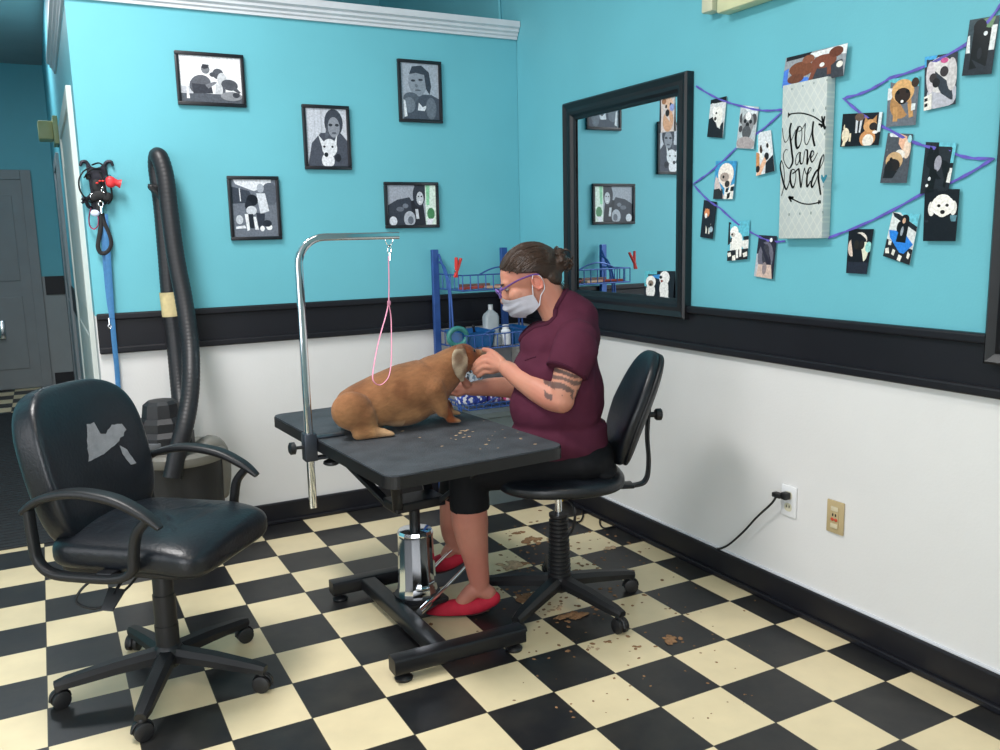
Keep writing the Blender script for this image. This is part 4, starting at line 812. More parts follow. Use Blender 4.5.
bm=NB(); c0,c1=f(169,292,1.55),f(172,316,1.55); tube(bm,[c0,c0.lerp(c1,.5),c1],[.042,.042,.042],24,cap=False); mk('tape_wrap',bm,mat('masking_tape','c9b98a',.7,0,.15,30),vc)
bm=NB(); c=f(151,187,1.5); capsule(bm,[c,c+V((.02,0,-.02)),c+V((.04,0,-.05))],[.014,.016,.012],8); cyl(bm,c+V((-.012,0,.004)),c+V((.03,0,.0)),.01,seg=10); mk('hose_clip',bm,BP,vc)
# ================================================================== HOOK RACK WITH LEADS
IR=mat('dark_cast_iron','33333c',.5,.6,.2,30)
hk=lambda a,b,d=.0: at(a,b,1,WY-.004-d)
rk=thing('hook_rack','dark iron wall hook rack with curled top near the wall end','hook rack',hk(97,205))
bm=NB()
pl=[(88,163),(92,167),(96,168),(100,167),(104,163),(107,165),(106,175),(103,182),(102,195),(103,205),(99,213),(94,213),(91,205),(91,195),(89,182),(87,175),(86,166)]
prism(bm,[hk(a,b) for a,b in pl],(0,-.006,0))
mk('back_plate',bm,IR,rk)
for pts in ([(89,166,.003),(86,162,.004),(82,162,.006),(80,166,.008)],[(104,166,.003),(107,162,.004),(111,162,.006),(113,166,.008)],[(92,208,.003),(88,206,.012),(85,198,.03),(82,200,.035)],[(90,196,.003),(86,200,.02),(82,203,.03)],[(103,200,.003),(105,203,.02),(107,200,.03)]):
    bm=NB(); tube(bm,sm([hk(a,b,d) for a,b,d in pts],5),lerp_list([.0075]*(len(pts)-1)+[.005],5),8); mk('hook',bm,IR,rk)
WEB=mat('black_nylon_web','16171b',.7,0,.15,60)
hs=thing('dog_harness','black dog harness bundled on the iron hook rack','harness',hk(97,206,.03))
bm=NB()
for pts,w in (([(90,167,.03),(83,172,.035),(79,180,.04),(80,190,.04),(86,199,.03),(92,203,.02)],.009),([(92,165,.02),(99,163,.03),(105,168,.04),(108,178,.045),(111,188,.04),(112,198,.04),(108,204,.035)],.009),([(84,178,.05),(88,172,.05),(94,169,.045),(100,169,.04)],.008),([(100,172,.03),(104,184,.04),(106,195,.045)],.008)):
    tube(bm,sm([hk(a,b,d) for a,b,d in pts],5),w,10,flat_=.35)
for c,r_ in (((97,186,.03),(.022,.014,.03)),((100,195,.03),(.03,.016,.022)),((94,197,.03),(.02,.014,.02)),((99,206,.025),(.014,.012,.03)),((88,177,.035),(.01,.008,.012)),((107,197,.035),(.02,.012,.02))):
    ell(bm,hk(*c),r_,p=.8)
mk('webbing',bm,WEB,hs)
for c in ((100,181,.05),(97,183,.052),(103,181,.05)):
    bm=NB(); ell(bm,hk(*c),(.006,.004,.004)); mk('red_stud',bm,mat('red_plastic','d2352f',.35),hs)
for c in ((103,190,.045),(92,196,.04)):
    bm=NB(); tube(bm,[hk(*c)+V((.006*math.cos(t),0,.01*math.sin(t))) for t in [2*PI*k/10 for k in range(10)]],.002,6,closed=True); mk('metal_ring',bm,CHROME,hs)
rd=thing('waste_bag_holder','bright red bag dispenser hanging at the right of the black harness','bag holder',hk(112,190,.04))
bm=NB(); c=hk(110.5,182,.045); ell(bm,c,(.02,.018,.024),p=.75); tube(bm,[c+V((.012,0,0)),c+V((.026,0,-.004)),c+V((.04,0,-.008))],[.018,.014,.02],10); mk('pouch',bm,mat('red_nylon','d8343a',.45,0,.15,50,bump=.1),rd)
bm=NB(); tube(bm,[c+V((-.012,0,.02)),c+V((0,0,.03)),c+V((.008,0,.018))],.002,6); mk('clip',bm,WEB,rd)
ls=thing('dog_leash','short black leash with metal clasp looped under the harness','leash',hk(103,256,.03))
bm=NB(); tube(bm,sm([hk(a,b,d) for a,b,d in ((101,215,.03),(101,225,.03),(99,238,.03),(98,247,.03),(101,253,.03),(107,252,.03),(111,244,.03),(109,234,.03),(104,222,.03),(102,213,.03))],6),.009,8,flat_=.3,up=V((0,1,0))); mk('strap',bm,WEB,ls)
bm=NB(); c=hk(101,204,.045); tube(bm,[c+V((.009*math.cos(t),0,.012*math.sin(t))) for t in [2*PI*k/12 for k in range(12)]],.0028,6,closed=True); tube(bm,[c+V((0,0,-.012)),c+V((0,0,-.04))],[.007,.004],8); mk('clasp',bm,CHROME,ls)
cl_=thing('dog_collar','small red and white collar hanging left of the black leash','collar',hk(93,229,.025))
bm=NB(); tube(bm,sm([hk(a,b,d) for a,b,d in ((91,208,.03),(89,218,.025),(90,226,.025),(94,229,.025),(98,225,.03),(98,216,.03))],6),.006,8,flat_=.35); mk('band',bm,mat('red_blue_webbing','9c3a5e',.6,0,.5,50),cl_)
bm=NB(); ell(bm,hk(95,213,.035),(.018,.006,.014)); mk('tag_disc',bm,mat('pale_enamel','cfd8f0',.3),cl_)
bl=thing('dog_leash','long blue leash hanging down the wall to the floor side of the office chair','leash',hk(115,400,.02))
bm=NB(); tube(bm,sm([hk(a,b,d) for a,b,d in ((103,214,.02),(104,240,.02),(106,270,.015),(109,300,.02),(112,318,.028),(114,340,.028),(117,370,.02),(119,400,.02),(121,425,.02))],6),.0105,8,flat_=.14,up=V((0,1,0))); tube(bm,sm([hk(a,b,d) for a,b,d in ((105,214,.028),(107,240,.03),(109,270,.028),(111,300,.028),(112,318,.03))],6),.011,8,flat_=.15,up=V((0,1,0))); mk('strap',bm,mat('blue_webbing','3a76aa',.6,0,.12,60),bl)
bm=NB(); c=hk(109,318,.03); tube(bm,[c,c+V((0,0,-.03))],.004,8); tube(bm,[c+V((.006*math.cos(t),0,-.036+.01*math.sin(t))) for t in [2*PI*k/10 for k in range(10)]],.0018,6,closed=True); mk('clasp',bm,CHROME,bl)
# ================================================================== BLUE WIRE RACK IN THE CORNER
RB=mat('blue_powder_steel','34589a',.4,.3,.12,20)
X0,X1,YB,YFR=1.9,2.3,1.555,1.25
rr=thing('wire_rack','blue metal shelf rack standing in the corner behind the groomer','rack',((X0+X1)/2,YB,0))
for x in (X0,X1):
    bm=NB(); box(bm,(x-.018,YB-.012,0),(x+.018,YB+.012,1.315),.003); mk('post',bm,RB,rr,False)
    bm=NB()
    for dy in (0,.04): tube(bm,sm([(x+.02,YB-.01,1.29-dy),(x+.02,YB-.06-dy*.5,1.22),(x+.02,YB-.12-dy*.5,1.1),(x+.02,YB-.13-dy,.8),(x+.02,YFR+.08-dy*.5,.4),(x+.02,YFR-dy*.2,0)],6),.0055,8)
    mk('curved_side_rod',bm,RB,rr)
def shelf(z,h,yf):
    bm=NB(); xa,xb=X0+.02,X1+.0; w=.004
    for zz in (z,z+h): tube(bm,[(xa,YB,zz),(xa,yf,zz),(xb,yf,zz),(xb,YB,zz)],w,6)
    n=9
    for k in range(n+1):
        x=xa+(xb-xa)*k/n; tube(bm,[(x,yf,z),(x,yf,z+h)],.0028,6); tube(bm,[(x,yf,z),(x,YB,z)],.0022,6)
    for k in range(1,6):
        y=yf+(YB-yf)*k/6
        for x in (xa,xb): tube(bm,[(x,y,z),(x,y,z+h)],.0028,6)
    tube(bm,sm([(xa+.09,yf,z+h),(xa+.15,yf,z+h+.025),(xa+.21,yf,z+h+.035),(xa+.27,yf,z+h+.025),(xa+.33,yf,z+h)],5),.004,6)
    return mk('wire_shelf',bm,RB,rr)
S1=at(480,290,1,1.28).z; S2=.826; shelf(S1,.075,1.27); shelf(S2,.07,1.24); shelf(.525,.022,1.24)
# things on the shelves
CPR=mat('red_plastic','d2352f',.35)
def pin(c,a,label,tilt=.5):
    r=thing('clothespin',label,'clothespin',c); A=Matrix.Rotation(a,3,'Z')
    for s in (-1,1):
        bm=NB(); d=A@V((s*tilt*.35+.25,0,1)).normalized(); tube(bm,[V(c)-d*.012+A@V((-s*.004,0,0)),V(c)+d*.045+A@V((-s*.002,0,0)),V(c)+d*.085+A@V((s*.002,0,0))],[.006,.009,.007],prof=rrect(2,1.6,.4,2)); mk('prong',bm,CPR,r)
    bm=NB(); tube(bm,[V(c)+A@V((-.008,0,.018)),V(c)+A@V((.008,0,.018))],.005,8); mk('spring',bm,mat('steel_wire','9aa0a8',.3,1),r)
pin(at(456,275,1,1.27),.3,'red clothespin clipped on the upper blue shelf rail')
def leaflet(c,s,col,rz,label,cat='comb',name='grooming_comb'):
    bm=NB(); M=Matrix.Translation(c)@Matrix.Rotation(rz,4,'Z'); box(bm,(-s[0]/2,-s[1]/2,0),(s[0]/2,s[1]/2,s[2]),.002,M=M)
    n=int(s[0]/.006)
    for k in range(n): x=-s[0]/2+.003+k*s[0]/n; box(bm,(x-.0015,s[1]/2,.001),(x+.0015,s[1]/2+.02,s[2]-.001),M=M)
    tag(mk(name,bm,mat('paint_'+col,col,.45,0,.2,30),None,False),label,cat)
zz=S1+.004
leaflet((2.0,1.33,zz),(.14,.02,.012),'b0453c',.3,'red comb lying at the left front of the upper blue shelf')
leaflet((2.13,1.31,zz),(.12,.025,.012),'c9a48a',-.2,'tan comb lying mid upper blue shelf')
leaflet((2.22,1.36,zz),(.12,.03,.014),'93453e',.1,'dark red comb lying at the right end of the upper shelf')
leaflet((2.06,1.42,zz),(.16,.03,.02),'6f4e46',.0,'brown comb lying at the back of the upper blue shelf')
# white spray bottle
bp=at(491,330,1,1.40); bz=S2+.005
r=thing('bottle','translucent white flat-shouldered bottle on the second rack shelf','bottle',(bp.x,1.40,bz))
bm=NB(); PW=mat('translucent_white_plastic','c3cdd2',.35,0,.05,20,trans=.15)
def rprism(bm,c,levels,m=5):
    prev=None
    for (w,d,rad,z) in levels:
        ring=[bm.verts.new(V(c)+V((x,y,z))) for x,y in rrect(w,d,min(rad,w/2*.99,d/2*.99),m)]
        if prev:
            for i in range(len(ring)): bm.faces.new((prev[i],prev[(i+1)%len(ring)],ring[(i+1)%len(ring)],ring[i]))
        else: bm.faces.new(ring)
        prev=ring
    bm.faces.new(prev)
rprism(bm,(bp.x,1.40,bz),[(.076,.05,.015,0),(.082,.055,.018,.01),(.082,.055,.018,.135),(.07,.05,.018,.15),(.03,.03,.014,.168),(.026,.026,.0125,.172)]); mk('bottle_body',bm,PW,r)
bm=NB(); cyl(bm,(bp.x,1.40,bz+.172),(bp.x,1.40,bz+.198),.0125,seg=16); mk('cap',bm,mat('white_plastic','e2e4e6',.35),r)
b2=at(506,345,1,1.3)
r=thing('bottle','small white capped bottle in front on the second rack shelf','bottle',(b2.x,1.3,bz)); bm=NB(); lathe(bm,(b2.x,1.3,bz),[(0,0),(.024,0),(.025,.01),(.025,.07),(.016,.08),(0,.08)],20); mk('bottle_body',bm,mat('white_glossy','dfe6ee',.25),r)
bm=NB(); lathe(bm,(b2.x,1.3,bz),[(0,.078),(.017,.078),(.017,.1),(0,.1)],16); mk('cap',bm,mat('white_plastic','e2e4e6',.35),r)
r=thing('jar','small squat glass jar beside the white capped bottle','jar',(b2.x-.055,1.3,bz)); bm=NB(); lathe(bm,(b2.x-.055,1.3,bz),[(0,0),(.026,0),(.028,.008),(.028,.045),(.02,.052),(0,.052)],20); mk('jar_body',bm,mat('cloudy_glass','aab6bc',.15,0,.1,20,trans=.3),r)
bm=NB(); lathe(bm,(b2.x-.055,1.3,bz),[(0,.05),(.022,.05),(.022,.062),(0,.062)],20); mk('lid',bm,mat('grey_lid','8a9298',.3),r)
# blue baskets
def basket(x0,x1,y0,y1,z,h,label,col='155f9e'):
    bm=NB(); t=.006; m=mat('blue_plastic_bin_'+col,col,.3,0,.12,15,trans=.1)
    o=.012
    for i,(pa,pb) in enumerate((((x0,y0),(x1,y0)),((x1,y0),(x1,y1)),((x1,y1),(x0,y1)),((x0,y1),(x0,y0)))):
        cx,cy=(x0+x1)/2,(y0+y1)/2
        def out(p,k): return V((cx+(p[0]-cx)*k,cy+(p[1]-cy)*k,0))
        A=[out(pa,.9)+V((0,0,z)),out(pb,.9)+V((0,0,z)),out(pb,1)+V((0,0,z+h)),out(pa,1)+V((0,0,z+h))]; n=V((pb[1]-pa[1],-(pb[0]-pa[0]),0)).normalized()
        prism(bm,A,-n*t)
    box(bm,(x0+.01,y0+.01,z),(x1-.01,y1-.01,z+.005)); tube(bm,[(x0,y0,z+h),(x1,y0,z+h),(x1,y1,z+h),(x0,y1,z+h)],.005,8,closed=True)
    return tag(mk('plastic_bin',bm,m,None,False),label,'bin')
basket(1.91,2.09,1.27,1.47,bz,.075,'blue plastic bin at the left of the second rack shelf')
basket(2.2,2.29,1.27,1.45,bz,.08,'blue plastic bin at the right end of the second rack shelf, behind the groomer')
for k,(dx,c,h) in enumerate(((.03,'101216',.05),(.08,'16181c',.06))):
    x=1.93+dx; bm=NB(); tube(bm,[(x,1.34,bz+.02),(x-.004,1.33,bz+.07),(x-.012,1.325,bz+.07+h*.5)],[.007,.007,.005],8); ell(bm,(x-.012,1.325,bz+.07+h*.5),(.009,.007,.008)); tag(mk('grooming_tool',bm,BP),'black tool handle sticking out of the left blue bin, '+('leftmost' if k==0 else 'right one of two'),'tool')
# teal roll near the dog's head
c=at(458,346,1,1.27); bm=NB(); tube(bm,[V((c.x+.048*math.cos(t),1.27,.892+.042*math.sin(t))) for t in [2*PI*k/24 for k in range(24)]],.013,10,closed=True)
tag(mk('tape_roll',bm,mat('teal_tape','3f8c86',.4,0,.15,30,trans=.2)),'teal ring-shaped roll on the rack front behind the dog head','roll')
# lower shelf supplies
def packet(x,y,z,w,d,h,cols,label,rz=0,name='supply_packet',cat='packet'):
    bm=NB(); M=Matrix.Translation((x,y,z))@Matrix.Rotation(rz,4,'Z'); sell(bm,(0,0,h/2),(w/2,d/2,h/2),(.4,.5),seg=32,rings=20)
    for v in bm.verts: 
        n=nz(v.co+V((x,y,z)),25)*.006; v.co=M@(v.co*(1+n*2))
    m=mat('packet_'+cols[0],cols[0],.35,0,.1,20); nt=m.node_tree; mx=[q for q in nt.nodes if q.type=='MIX'][0]
    vn=nt.nodes.new('ShaderNodeTexVoronoi'); vn.inputs['Scale'].default_value=70; geo=nt.nodes.new('ShaderNodeNewGeometry'); nt.links.new(geo.outputs['Position'],vn.inputs['Vector'])
    cr=nt.nodes.new('ShaderNodeValToRGB'); cr.color_ramp.interpolation='CONSTANT'; sx=nt.nodes.new('ShaderNodeSeparateXYZ'); nt.links.new(vn.outputs['Color'],sx.inputs[0]); nt.links.new(sx.outputs[0],cr.inputs[0])
    e=cr.color_ramp.elements; e[0].color=srgb(cols[0]); e[1].position=.75; e[1].color=srgb(cols[-1])
    for i,cc in enumerate(cols[1:-1]): q=e.new(.5+.12*i); q.color=srgb(cc)
    nt.links.new(cr.outputs[0],mx.inputs[6]); tag(mk(name,bm,m,angle=80),label,cat)
zl=.525+.005
packet(1.99,1.36,zl+.0,.16,.1,.1,['2a3f9a','4a66c8','e4e6f0'],'blue and white printed supply bag on the lower rack shelf')
packet(2.112,1.36,zl,.08,.1,.095,['4b3a86','6a54a8','cfd0e8'],'purple printed supply bag on the lower rack shelf')
packet(2.2,1.34,zl,.085,.1,.09,['d04a80','e07aa0','f0d0dc'],'pink supply bag on the lower rack shelf beside the groomer')
packet(2.265,1.4,zl,.04,.1,.1,['b9b184','d0c89a','e8e2c0'],'pale cream supply bag at the right of the pink one')
packet(1.99,1.42,.632,.18,.1,.07,['7d93a4','33373e','c9d2d8'],'folded patterned towel above the blue supply bag',name='folded_towel',cat='towel')
bm=NB(); box(bm,(2.03,1.46,.64),(2.29,1.53,.815),.004); tag(mk('grey_tray',bm,mat('grey_plastic','8c9094',.5,0,.08,10)),'flat grey panel tray below the second rack shelf','tray')
# white plastic box on the floor near the rack
bm=NB(); rprism(bm,(2.11,1.40,0),[(.32,.22,.03,0),(.34,.24,.03,.46),(.355,.26,.03,.465),(.355,.26,.03,.49),(.3,.2,.03,.5)]); tag(mk('storage_tote',bm,mat('grey_teal_plastic','6f7d80',.4,0,.06,8)),'grey lidded storage tote standing on the floor inside the blue rack','tote')
# blue marker on floor
a=at(540,487,2,.02); b=at(560,497,2,.02); bm=NB(); cyl(bm,a,b,.02,seg=14); r=thing('nail_grinder','blue cylindrical tool with yellow tip on the floor behind the task chair','tool',(a.x,a.y,0))
mk('barrel',bm,mat('blue_glossy','1f4fa0',.3),r); bm=NB(); d=(b-a).normalized(); cyl(bm,b,b+d*.03,.016,seg=14); mk('tip',bm,mat('yellow_tip','c9a83a',.5),r)
# ================================================================== HAIR CLIPPINGS
HAIR=mat('tan_dog_hair','8f6c4c',.95,0,.3,60,bump=.4,bscale=200)
HAIRD=mat('pale_dog_hair','b59c7e',.95,0,.3,60)
def tuft(px,py,s,m,flatn=.25,seed=0):
    c=at(px,py,2,0); bm=NB(); rnd=random.Random(int(px*31+py*7+seed))
    for k in range(max(5,int(s*260))):
        o=V((rnd.gauss(0,s*.45),rnd.gauss(0,s*.3),0)); r=s*rnd.uniform(.12,.3)
        t=bmesh.new(); bmesh.ops.create_icosphere(t,subdivisions=2,radius=1); a=rnd.uniform(0,PI)
        for v in t.verts:
            j=1+.45*nz(v.co+V((k,px,py)),2.2); x,y,z=v.co*j; x*=1.5; v.co=c+o+V(((x*math.cos(a)-y*math.sin(a))*r,(x*math.sin(a)+y*math.cos(a))*r,max(0.0005,r*flatn*(z+.75))))
        add(bm,t)
    return mk('hair_tuft',bm,m)
hg='clipped dog hair tufts on the tiles'
for px,py,s,m,l in ((668,640,.035,HAIR,'reddish tuft of hair on a black tile right of the task chair'),(636,648,.018,HAIR,'small tuft of hair on the cream tile in front of the chair caster'),(608,642,.02,HAIR,'tuft of hair on the cream tile left of the caster'),
    (531,541,.045,HAIR,'loose tan hair clump on cream tile behind the table base'),(519,533,.028,HAIR,'dark tan hair tuft just above the largest clump'),(512,566,.045,HAIRD,'pale spread clump of hair on cream tile behind the red shoes'),(524,563,.03,HAIR,'darker tuft at the right of the pale clump'),
    (611,547,.028,HAIRD,'tuft of hair on the cream tile edge by the cable'),(575,617,.045,HAIR,'flat clump of hair on the black tile between the chair legs'),(555,610,.025,HAIRD,'wispy tuft at the left of the clump between the chair legs'),(596,648,.016,HAIRD,'tiny wisp on the tile in front of the chair'),(532,598,.05,HAIR,'clump of hair on the black tile by the red shoe heel')):
    tag(tuft(px,py,s*1.25,m),l,'hair',hg)
bm=NB(); rnd=random.Random(5)
for k in range(420):
    if k<300: px=rnd.gauss(560,42); py=rnd.gauss(575,34)
    else: px=rnd.uniform(470,760); py=rnd.uniform(530,720)
    if py<505 or px<495 and py<600: continue
    c=at(px,py,2,0)
    if c.x>WX-.05 or c.y>WY-.1: continue
    s=rnd.uniform(.0025,.009)*(1 if k<300 else .6); a=rnd.uniform(0,PI); t=bmesh.new(); bmesh.ops.create_icosphere(t,subdivisions=1,radius=1)
    for v in t.verts:
        x,y,z=v.co; x*=rnd.uniform(1,1.7); v.co=c+V(((x*math.cos(a)-y*math.sin(a))*s,(x*math.sin(a)+y*math.cos(a))*s,max(.0004,(z+.5)*s*.22)))
    add(bm,t)
tag(mk('hair_clippings',bm,HAIR),'fine scattered dog hair clippings over the checkered floor','hair',kind='stuff')
bm=NB(); 
for k in range(60):
    px,py=rnd.gauss(500,38),rnd.gauss(437,7)
    if k%3==0: px,py=rnd.gauss(550,12),rnd.gauss(432,4)
    if k%7==0: px,py=rnd.gauss(465,4),rnd.gauss(432,2)
    c=at(px,py,2,TH); l=wl(c)
    if abs(l.x)>hw-.01 or abs(l.y)>hl-.01: continue
    s=rnd.uniform(.002,.005); t=bmesh.new(); bmesh.ops.create_icosphere(t,subdivisions=1,radius=s)
    for v in t.verts: v.co=c+V((v.co.x*1.6,v.co.y,max(.0003,(v.co.z+s*.5)*.3)))
    add(bm,t)
tag(mk('hair_clippings',bm,HAIRD),'pale hair clippings scattered on the black table top','hair',kind='stuff')
# ================================================================== THE GROOMER
ZV=V((0,0,1))
pr_=thing('person','seated person in maroon scrub top, face mask and purple glasses, holding the dog head','person',(HUB.x,HUB.y,0))
HC_=P(525.5,275.5,0.0); hU=(UW*-.5+ZV*.866).normalized(); hF=(UW*-.866-ZV*.5).normalized(); hS=-NW
HM=axes(hF*.96,hS*.93,hU*.87)
def H(f,s,h): return HC_+hF*(f*.96)+hS*(s*.93)+hU*(h*.87)
UZ=axes(UW,NW,ZV)
def E3(bm,c,r): ell(bm,c,r,UZ)
bm=NB()
# head
ell(bm,H(-.014,0,.012),(.104,.077,.098),HM,32,20); ell(bm,H(.035,0,-.055),(.066,.06,.083),HM,28,18); ell(bm,H(.055,0,-.112),(.03,.036,.028),HM)
for s in (-1,1): ell(bm,H(.06,s*.03,-.045),(.035,.032,.035),HM)
ell(bm,H(.07,0,.012),(.026,.05,.03),HM); capsule(bm,[H(.09,0,.0),H(.106,0,-.025),H(.116,0,-.043)],[.008,.011,.014],12)
ell(bm,H(.1,0,-.077),(.014,.025,.006),HM); ell(bm,H(.098,0,-.087),(.013,.022,.007),HM)
# neck and trunk core
capsule(bm,[H(-.035,0,-.05),P(556,312,0),P(566,338,0)],[.058,.056,.07],20)
capsule(bm,[P(568,348,0),P(560,375,0),P(558,410,0),P(570,448,0)],[.078,.11,.125,.115],20)
capsule(bm,[P(577,344,-.14),P(570,340,0),P(570,342,.14)],[.045,.06,.045],16)
# near arm (her left) and far arm
capsule(bm,[P(575,345,-.16),P(569,372,-.198),P(561,398,-.205)],[.049,.052,.044],20)
capsule(bm,[P(561,400,-.205),P(551,396,-.18),P(537,388,-.14),P(519,377,-.075),P(506,368,-.02)],[.046,.05,.048,.038,.028],20)
capsule(bm,[P(572,340,.165),P(560,370,.22),P(543,396,.27)],[.054,.05,.042],20)
capsule(bm,[P(543,396,.27),P(520,389,.265),P(495,387,.24),P(470,389,.205)],[.044,.044,.038,.026],20)
def hand(bm,wr,pal,kn,tips,thumb,rf=.0094):
    # flat palm as a row of tapered rays from the wrist to each knuckle, then jointed fingers
    for k in kn: capsule(bm,[wr,wr.lerp(k,.5)*1.0+(pal-wr.lerp(k,.5))*.25,k],[.021,.017,.0115],12)
    for k,t in zip(kn,tips):
        n=len(t); capsule(bm,[k]+t,[.0112]+[rf*1.02-.0007*i for i in range(n)],10,5)
    capsule(bm,thumb,[.017,.0125,.0105,.0088],10,5)
wr=P(506,368,-.02)
hand(bm,wr,P(497,363,.015),[P(490,356,.055),P(489,361,.045),P(490,366.5,.04),P(492,371.5,.045)],
 [[P(483.5,357,.075),P(478,361,.085),P(474,365,.093)],[P(482.5,361.8,.066),P(477,365.5,.08),P(473,369,.09)],[P(483.5,366.8,.062),P(478.5,370,.076),P(474.5,372.8,.088)],[P(485.5,371.8,.064),P(481.5,374.2,.076),P(478,376.4,.088)]],
 [P(502,362,.0),P(495,354.5,.04),P(488.5,350.5,.085),P(483.5,349.5,.115)])
wr=P(470,389,.205)
hand(bm,wr,P(464,388,.2),[P(459,381,.215),P(457.5,385.5,.205),P(457,390,.2),P(458,394.5,.2)],
 [[P(454,376,.225),P(449,373,.222),P(445,372,.212)],[P(452,381,.216),P(446.5,379,.212),P(442,379,.2)],[P(451,387,.21),P(446,386,.205),P(442,386.5,.195)],[P(452.5,393.5,.21),P(448,394,.205),P(445,394.5,.197)]],
 [P(467,384,.185),P(462,378,.17),P(459,374,.155),P(456.5,371.5,.15)])
# legs
def leg(hip,knee,calf,shin,ank,heel,ball,toe):
    capsule(bm,[hip,hip.lerp(knee,.5),knee],[.078,.074,.062],18,5)
    capsule(bm,[knee,calf[0],shin[0],ank[0]],[.06,calf[1],shin[1],ank[1]],20,6)
    capsule(bm,[heel,ank[0]+ (ball-ank[0])*.25,ball],[.028,.032,.024],16,5); capsule(bm,[ball,toe],[.024,.016],14,3)
ZF=lambda p,z: V((p.x,p.y,z))
nh=ZF(P(572,450,-.1),.59); nk=ZF(P(468,472,-.07),.545)
leg(nh,nk,(P(470,522,-.06),.067),(P(476,560,-.06),.046),(P(480,584,-.06),.035),P(489,593,-.06),P(458,607,-.06),P(444,612,-.06))
fh=ZF(P(565,445,.12),.59); fk=ZF(P(462,470,.22),.545)
leg(fh,fk,(P(456,505,.23),.066),(P(452,530,.26),.045),(P(456,543,.27),.035),P(464,550,.27),P(444,560,.27),P(432,563,.27))
me=fuse(bm,.0042,3,.5)
zt0,zt1=P(570,366,-.2).z,P(570,399,-.2).z
SK=V(srgb('c28a73')[:3]); SKR=V(srgb('b4705f')[:3]); INKC=V(srgb('35363a')[:3]); 
def skin(p):
    c=SK.lerp(SKR,max(0,min(1,.35+.6*nz(p,9))))
    r=p-HUB; w=r.dot(NW); u=r.dot(UW)
    if p.z<.5: c=c.lerp(V(srgb('a8675a')[:3]),.5)
    if w<-.13 and zt1<p.z<zt0+.01 and u>-.058:
        t=(p.z-zt1)/(zt0-zt1)
        s=math.sin((p.z*190+u*60)+5*nz(p,14)); 
        if t+.35*nz(p,40)>.12 and s>-.25: c=c.lerp(INKC,.78)
    return (c.x,c.y,c.z,1)
paint(me,skin); SKM=matcol('skin',.5,.35,.04,180,noise_amt=.05,nscale=20,sss=.15); me.materials.append(SKM)
body=link('body',me,pr_)
# eyes
for s in (-1,1):
    bm=NB(); ell(bm,H(.0815,s*.031,-.008),(.009,.0105,.0065),HM); e=mk('eye',bm,mat('eye_white','8a7a72',.5),pr_)
    bm=NB(); ell(bm,H(.0885,s*.031,-.0095),(.003,.005,.005),HM); mk('iris',bm,mat('eye_brown','3a2a20',.1),e)
    bm=NB(); tube(bm,sm([H(.094,s*.018,.014),H(.093,s*.03,.019),H(.085,s*.045,.017)],4),[.002]+[.0032]*7+[.002],6); mk('eyebrow',bm,mat('brow_hair','3f2c22',.8),pr_)
    # ear
    bm=NB(); ell(bm,H(-.024,s*.079,-.042),(.018,.007,.03),HM,20,12); tube(bm,[H(-.024+.017*math.cos(t),s*.086,-.042+.028*math.sin(t)) for t in [2*PI*k/18 for k in range(18)]],.0042,8,closed=True); ell(bm,H(-.014,s*.082,-.068),(.008,.005,.008),HM)
    me=fuse(bm,.0025,2,.5); paint(me,lambda p:(SKR.x*1.15,SKR.y*1.1,SKR.z*1.1,1)); me.materials.append(SKM); link('ear',me,pr_)
# hair
HM_=mat('brown_hair','37261c',.48,0,.3,30,bump=.5,bscale=60,spec=.45)
bm=NB(); t=bmesh.new(); bmesh.ops.create_uvsphere(t,u_segments=64,v_segments=48,radius=1)
def hl(f):
    if f>.01: return .01+(f-.01)*.98
    if f>-.035: return -.012+(f+.035)*.49
    if f>-.07: return -.012-( -.035-f)*(.098/.035)
    return -.11
dele=[]
for v in t.verts:
    q=V((v.co.x*.109-.02,v.co.y*.0865,v.co.z*.1+.018)); q.x-=.012*max(0,-v.co.x)*(1-abs(v.co.z))
    if q.z<hl(q.x): dele.append(v)
    v.co=H(q.x,q.y,q.z)
bmesh.ops.delete(t,geom=dele,context='VERTS'); g=bmesh.ops.solidify(t,geom=t.faces[:],thickness=.014); add(bm,t)
ell(bm,H(-.075,0,-.055),(.045,.058,.055),HM)
capsule(bm,[H(-.1,0,-.03),H(-.125,0,-.03),H(-.14,0,-.025)],[.04,.032,.026],14)
bunc=H(-.135,0,-.02)
rnd=random.Random(3)
for k in range(7):
    a=rnd.uniform(0,2*PI); c=bunc+hF*rnd.uniform(-.02,.012)+hS*.02*math.cos(a)+hU*.024*math.sin(a); ell(bm,c,(.022,.02,.02),HM)
me=fuse(bm,.0045,4,.6); me.materials.append(HM_); hair=link('hair',me,pr_)
bm=NB()
def surf(f,s,h,k=1.0):   # push onto the hair shell
    q=V(((f+.02)/.109,s/.0865,(h-.018)/.1)).normalized()*k; return H(q.x*.109-.02,q.y*.0865,q.z*.1+.018)
for k in range(130):
    s0=rnd.uniform(-1,1); f0=.08-.1*abs(s0)**1.4+rnd.uniform(-.03,.0); h0=hl(f0)+.014+rnd.uniform(0,.02); s1=s0*.085
    A=V((f0,s1,h0)); B=V((-.115,s0*.015,-.02+rnd.uniform(-.02,.02))); pts=[]
    for i in range(9):
        t_=i/8; q=A.lerp(B,t_); lift=.06*math.sin(PI*t_)*(1-.75*abs(s0)); pts.append(surf(q.x,q.y*(1+.5*math.sin(PI*t_)),q.z+lift,1.012+.012*math.sin(PI*t_)))
    tube(bm,sm(pts,3),[.0026]*25,5)
